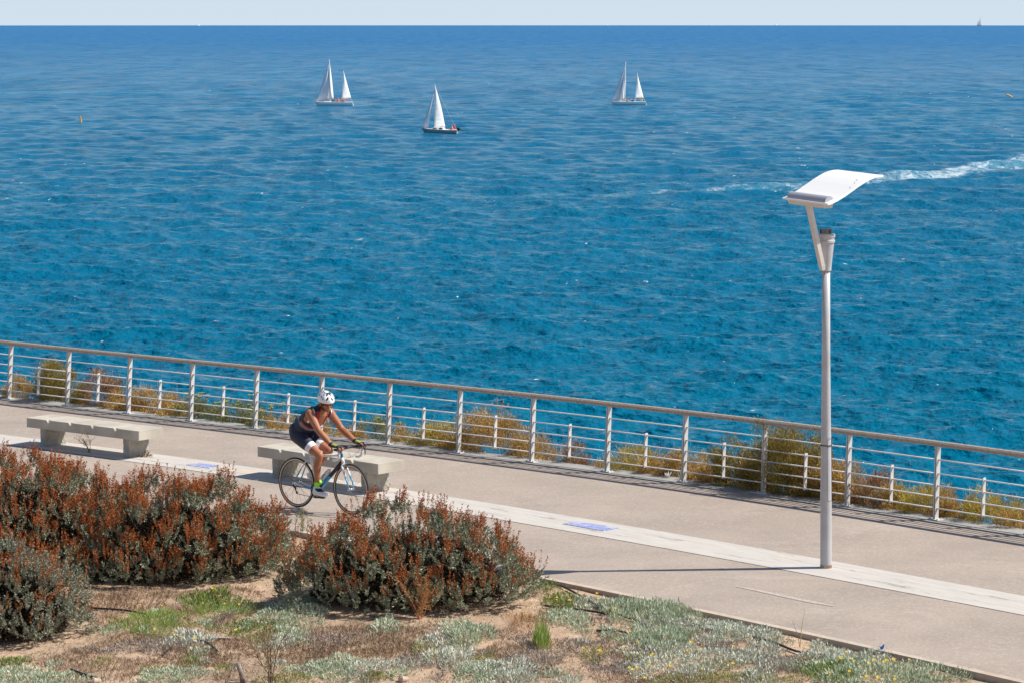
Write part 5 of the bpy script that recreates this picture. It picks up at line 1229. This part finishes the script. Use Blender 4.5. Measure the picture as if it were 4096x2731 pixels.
def ketch(u, v, rz, label, sc, heel=0.0, variant=0):
    p = sea_at(u, v); b = empty('sailing_boat', p); tag(b, label, 'sailboat', 'white two-masted sailing boats'); b.rotation_euler = (R(heel), 0, R(rz)); b.scale = (sc, sc, sc); bpy.context.view_layer.update()
    h = hull_mesh(8.9, 2.6, .80, .75, mats=[M_HULL, M_DECK], parent=b)
    m = MB(); m.loft([[Vector((x, -w_ / 2, .80)), Vector((x, -w_ / 2 * .9, .80 + hh)), Vector((x, w_ / 2 * .9, .80 + hh)), Vector((x, w_ / 2, .80))] for x, w_, hh in ((-2.6, .7, .06), (-2.2, 1.3, .20), (-.7, 1.5, .26), (-.6, 1.5, .05))]); m.build('cabin', M_DECK, b)
    m = MB(); m.tube([(-4.7, 0, .98), (-4.2, 0, .95)], .05, 6); m.build('bowsprit', M_HULL, b)
    xm = -.62 if variant == 0 else -.9; top = (-1.0, 0, 10.6) if variant == 0 else (-.55, 0, 10.7)
    m = MB(); m.tube([(xm, 0, .8), Vector((xm, 0, .8)).lerp(Vector(top), .6), top], [.09, .08, .05], 8); m.build('main_mast', M_MAST, b, smooth=True)
    t2 = (2.35, 0, 8.0) if variant == 0 else (2.35, 0, 7.9); f2 = (1.95, 0, .8) if variant == 0 else (1.75, 0, .8)
    m = MB(); m.tube([f2, t2], [.07, .04], 8); m.build('mizzen_mast', M_MAST, b, smooth=True)
    if variant == 0:
        sail('genoa', (-1.15, 0, 9.4), (-4.0, -.1, 1.05), (-.50, 2.0, 1.05), -.5, M_SAILSHD, b); sail('mainsail', (-.98, 0, 10.4), (-1.0, .05, 1.3), (-.02, 1.3, 1.35), -.3, M_SAIL, b, roach=.1)
        sail('mizzen_sail', (2.32, 0, 7.8), (1.98, 0, 1.5), (4.0, 2.1, 1.52), -.32, M_SAIL, b)
        m = MB(); m.tube([(1.95, 0, 1.42), (4.0, 2.1, 1.44)], .075, 7); m.build('mizzen_boom', M_NVC, b); m = MB(); m.tube([(-.62, 0, 1.25), (.1, .35, 1.28)], .09, 7); m.build('main_boom', M_NVC, b)
    else:
        sail('genoa', (-.85, 0, 9.3), (-4.1, -.1, 1.15), (-1.55, 1.4, 1.15), -.4, M_SAILSHD, b); sail('mainsail', (-.62, 0, 9.9), (-1.95, -.25, 1.15), (-.75, 1.2, 1.05), -.25, M_SAIL, b, roach=.15)
        sail('mizzen_sail', (2.30, 0, 7.7), (1.78, 0, 1.65), (4.05, 2.1, 1.52), -.32, M_SAIL, b)
        m = MB(); m.tube([(1.78, 0, 1.58), (4.1, 2.1, 1.40)], .085, 7); m.build('mizzen_boom', M_NVC, b)
    m = MB()
    for a, c in (((-4.6, 0, 1), top), ((4.3, 0, .9), t2), ((-.6, -1.2, .8), top), ((-.6, 1.2, .8), top), ((1.9, -1.2, .8), t2)): m.tube([a, c], .012, 4)
    m.build('rigging', M_WIRE, b)
    m = MB()
    for s_ in (-1, 1):
        P = [(-4.1, .25 * s_, 1.35), (-3, .95 * s_, 1.32), (-1, 1.2 * s_, 1.3), (1.5, 1.22 * s_, 1.3), (4.2, 1.0 * s_, 1.35)]
        m.tube(P, .014, 5)
        for q in P: m.tube([(q[0], q[1], .85), q], .016, 5)
    m.build('guard_rail', M_MAST, b)
    m = MB(); m.tube([(4.35, .1, .7), (4.55, .1, .1), (4.6, .1, -.4)], [.10, .09, .06], 6); m.build('rudder', M_HULL, b)
    return b
k1 = ketch(1334, 423.5, 2, 'two-masted white sailing boat farthest to the left, with its wide shade-tinted genoa set', 1.0)
k2 = ketch(2512, 420.5, 1, 'two-masted white sailing boat nearest the lamp post side, with its main mast leaning right', .93, variant=1)
crew(k1, (.25, -.5, .95), 200, RD, NV, NV, 'seated sailor in dark red, first from the left on the left two-masted boat')
crew(k1, (.85, -.4, .95), -30, RD, OR, GY_, 'seated sailor in red, second from the left on the left two-masted boat')
crew(k1, (1.2, -.7, .92), 180, OR, OR, WH, 'seated sailor in orange with a white cap on the left two-masted boat')
crew(k1, (1.75, -.3, .92), 10, GY_, NV, GY_, 'seated sailor in grey on the left two-masted boat')
crew(k1, (2.35, -.6, .95), -10, OR, OR, RD, 'seated sailor in orange beneath the mizzen boom of the left two-masted boat')
crew(k2, (-.75, -.5, .90), 170, YE, NV, GY_, 'seated sailor in yellow beside the mainsail of the right two-masted boat')
crew(k2, (-.05, -.6, .95), -60, RD, WH, WH, 'seated sailor in red with a white cap on the right two-masted boat')
crew(k2, (.35, -.2, 1.0), 180, NV, NV, NV, 'seated sailor in navy on the right two-masted boat')
crew(k2, (1.45, -.5, .95), 200, RD, NV, NV, 'seated sailor in red and black amidships on the right two-masted boat')
crew(k2, (3.5, -.5, .92), 180, YE, YE, GY_, 'seated sailor in yellow at the stern of the right two-masted boat')
def sloop():
    p = sea_at(1757, 537); b = empty('sailing_boat', p); tag(b, 'small blue-grey hulled sailing boat with a single mast and an outboard motor', 'sailboat'); b.rotation_euler = (0, 0, R(-6)); bpy.context.view_layer.update()
    hull_mesh(6.3, 2.3, .72, .7, sheer=.45, mats=[M_HULLG, M_DECK], parent=b)
    m = MB(); m.loft([[Vector((x, -w_ / 2, .74)), Vector((x, -w_ / 2 * .85, .74 + hh)), Vector((x, w_ / 2 * .85, .74 + hh)), Vector((x, w_ / 2, .74))] for x, w_, hh in ((-1.7, .6, .10), (-1.2, 1.2, .32), (-.3, 1.5, .42), (.7, 1.5, .40), (1.0, 1.5, .12))]); cb = m.build('cabin', M_HULL, b)
    for x0, x1, z0, z1 in ((-1.1, -.45, .84, .98), (.05, .55, .80, 1.06)):
        m = MB(); m.add([Vector((x0, -.74, z0)), Vector((x1 + .1, -.775, z0)), Vector((x1, -.70, z1)), Vector((x0 - .05 + .1, -.67, z1))], [(0, 1, 2, 3)]); o = m.build('window', M_WIN, cb); q = o.modifiers.new('thickness', 'SOLIDIFY'); q.thickness = .04; q.offset = 1
    m = MB(); m.tube([(-.85, 0, .9), (-.78, 0, 8.5)], [.06, .035], 8); m.tube([(-.78, 0, 8.5), (-.78, 0, 8.85)], .012, 5); m.build('mast', M_MAST, b, smooth=True)
    sail('mainsail', (-.74, 0, 8.4), (-.80, 0, 1.15), (.85, 1.5, .98), -.2, M_SAIL, b, roach=.08)
    m = MB()
    for f in (.30, .46, .54, .70, .80, .90):
        a = Vector((-.74, 0, 8.4)).lerp(Vector((-.80, 0, 1.15)), f); c = Vector((-.74, 0, 8.4)).lerp(Vector((.85, 1.5, .98)), f); P = []
        for g in np.linspace(0, 1, 7): q = a.lerp(c, g); q.y += -.2 * math.sin(math.pi * g) * math.sin(math.pi * min(1, f * .85 + .12)) - .03; P.append(q)
        m.tube(P, .018, 4)
    m.build('sail_batten', mat('batten_grey', (.50, .48, .46), .8), b)
    m = MB(); m.tube([(-.82, 0, 1.08), (.95, 1.55, .90)], .06, 7); m.build('boom', M_BOOM, b)
    sail('jib', (-.95, 0, 6.9), (-3.0, -.05, 1.12), (-1.95, .3, .98), -.30, M_SAILSHD, b)
    m = MB()
    for a, c in (((-3.1, 0, 1.05), (-.80, 0, 7.6)), ((3.0, 0, .8), (-.78, 0, 8.5)), ((-.7, -1.1, .74), (-.79, 0, 7.8)), ((-.7, 1.1, .74), (-.79, 0, 7.8))): m.tube([a, c], .010, 4)
    m.build('rigging', M_WIRE, b)
    m = MB()
    for s_ in (-1, 1): m.tube([(-3.1, .05 * s_, 1.05), (-3.15, .2 * s_, 1.55), (-2.4, .6 * s_, 1.45), (-2.3, .6 * s_, .95)], .018, 5)
    m.build('pulpit', M_MAST, b)
    m = MB(); m.loft([[Vector((3.05 + x, y_ * w_, z)) for y_, z in ((-1, .55), (-1, 1.1), (1, 1.1), (1, .55))] for x, w_ in ((0, .12), (.22, .16), (.5, .12))]); mo = m.build('outboard_motor', M_BK, b)
    m = MB(); m.tube([(3.5, 0, .85), (4.05, 0, .62)], [.08, .05], 7); m.sphere((4.1, 0, .6), .10, 8); m.build('motor_leg', M_BK, mo)
    m = MB(); m.tube([(3.12, -.3, .5), (3.2, -.3, -.25)], [.06, .05], 6); m.build('rudder', M_HULL, b)
    crew(b, (2.35, -.4, .72), 170, OR, RD, OR, 'seated sailor in orange, left of two in the cockpit of the small sailing boat')
    crew(b, (2.75, .1, .78), 190, RD, OR, OR, 'seated sailor in red, right of two in the cockpit of the small sailing boat')
sloop()
# far vessels on the horizon and floating buoys
def far_boat():
    p = sea_at(3917, 103.2); b = empty('tall_ship', p); tag(b, 'distant tall sailing ship with haze-paled sails standing on the horizon at the right', 'sailing ship'); b.rotation_euler = (0, 0, R(35))
    D = p.y; k = D / FPX; M_S = mat('tall_ship_sail', (.80, .78, .74), .9, transl=.3); M_H = mat('tall_ship_hull', (.36, .30, .26), .8)  # distance haze put into the sail colour as a paler tone
    hull_mesh(24 * k, 6 * k, 2.2 * k, 2 * k, draft=1.5 * k, mats=[M_H, M_H], parent=b)
    for x, h in ((-6, 19), (2, 27), (8, 36)): m = MB(); m.tube([(x * k, 0, 2 * k), (x * k, 0, h * k)], [.5 * k, .3 * k], 6); m.build('mast', M_H, b)
    for hx, hz, tx, cx in ((-6, 17, -12.5, -5.5), (1.5, 25, -5, 3), (5.0, 19, 3, 12), (-2, 18, -7, 0)): sail('sail', (hx * k, 0, hz * k), (tx * k, -.1 * k, 3 * k), (cx * k, 1.5 * k, 2.6 * k), -1.5 * k, M_S, b, thick=.1 * k)
far_boat()
def motor_boat(u, v, Lpx, label, top=True):
    p = sea_at(u, v); k = p.y / FPX; b = empty('motor_boat', p, R(45)); Lpx *= 1.3; tag(b, label, 'boat', 'tiny white boats far out at sea')
    hull_mesh(Lpx * k, Lpx * .3 * k, Lpx * .16 * k, Lpx * .1 * k, draft=Lpx * .08 * k, mats=[M_HULL, M_DECK], parent=b)
    m = MB(); z = Lpx * .16 * k; q = Lpx * k
    m.loft([[Vector((x * q, -w_ * q, z)), Vector((x * q + .02 * q, -w_ * q * .8, z + h_ * q)), Vector((x * q + .02 * q, w_ * q * .8, z + h_ * q)), Vector((x * q, w_ * q, z))] for x, w_, h_ in ((-.25, .06, .05), (-.12, .11, .20), (.12, .11, .24), (.2, .1, .06))]); m.build('cabin', M_HULL, b)
    if top: m = MB(); m.tube([(-.02 * q, 0, z), (-.02 * q, 0, z + .5 * q)], .014 * q, 5); m.build('mast', M_MAST, b)
motor_boat(793, 104.5, 13, 'tiny white boat on the horizon above the left two-masted sailing boat')
motor_boat(2430, 103.3, 9, 'tiny white boat on the horizon straight above the right two-masted sailing boat', False)
motor_boat(3103, 103.4, 13, 'tiny white motor boat on the horizon straight above the lamp post', False)
motor_boat(2846, 103.2, 8, 'smallest white boat on the horizon, left of the one above the lamp', False)
M_BUOY = mat('yellow_buoy', (.85, .36, .02), .5)
def buoy(u, v, h, rz, tilt, label):
    p = sea_at(u, v); k = p.y / FPX; m = MB(); H = h * k; r_ = 3.1 * k
    m.lathe([(0, -.3 * H), (r_, -.3 * H), (r_, .94 * H), (r_ * .75, H), (0, H * 1.01)], n=14); o = empty('buoy', p); o.rotation_euler = (0, R(tilt), R(rz)); tag(o, label, 'buoy', 'yellow marker buoys')
    m.build('float', M_BUOY, o, smooth=False); m = MB(); m.lathe([(r_ * 1.06, .18 * H), (r_ * 1.08, .24 * H), (r_ * 1.06, .30 * H)], n=14); m.build('band', mat('buoy_band', (.85, .60, .10), .6), o)
buoy(325, 494, 28, 0, -10, 'upright yellow pole buoy left of the sailing boats')
buoy(4044, 388, 20, 0, -62, 'orange yellow buoy lying over on the water at the right edge')
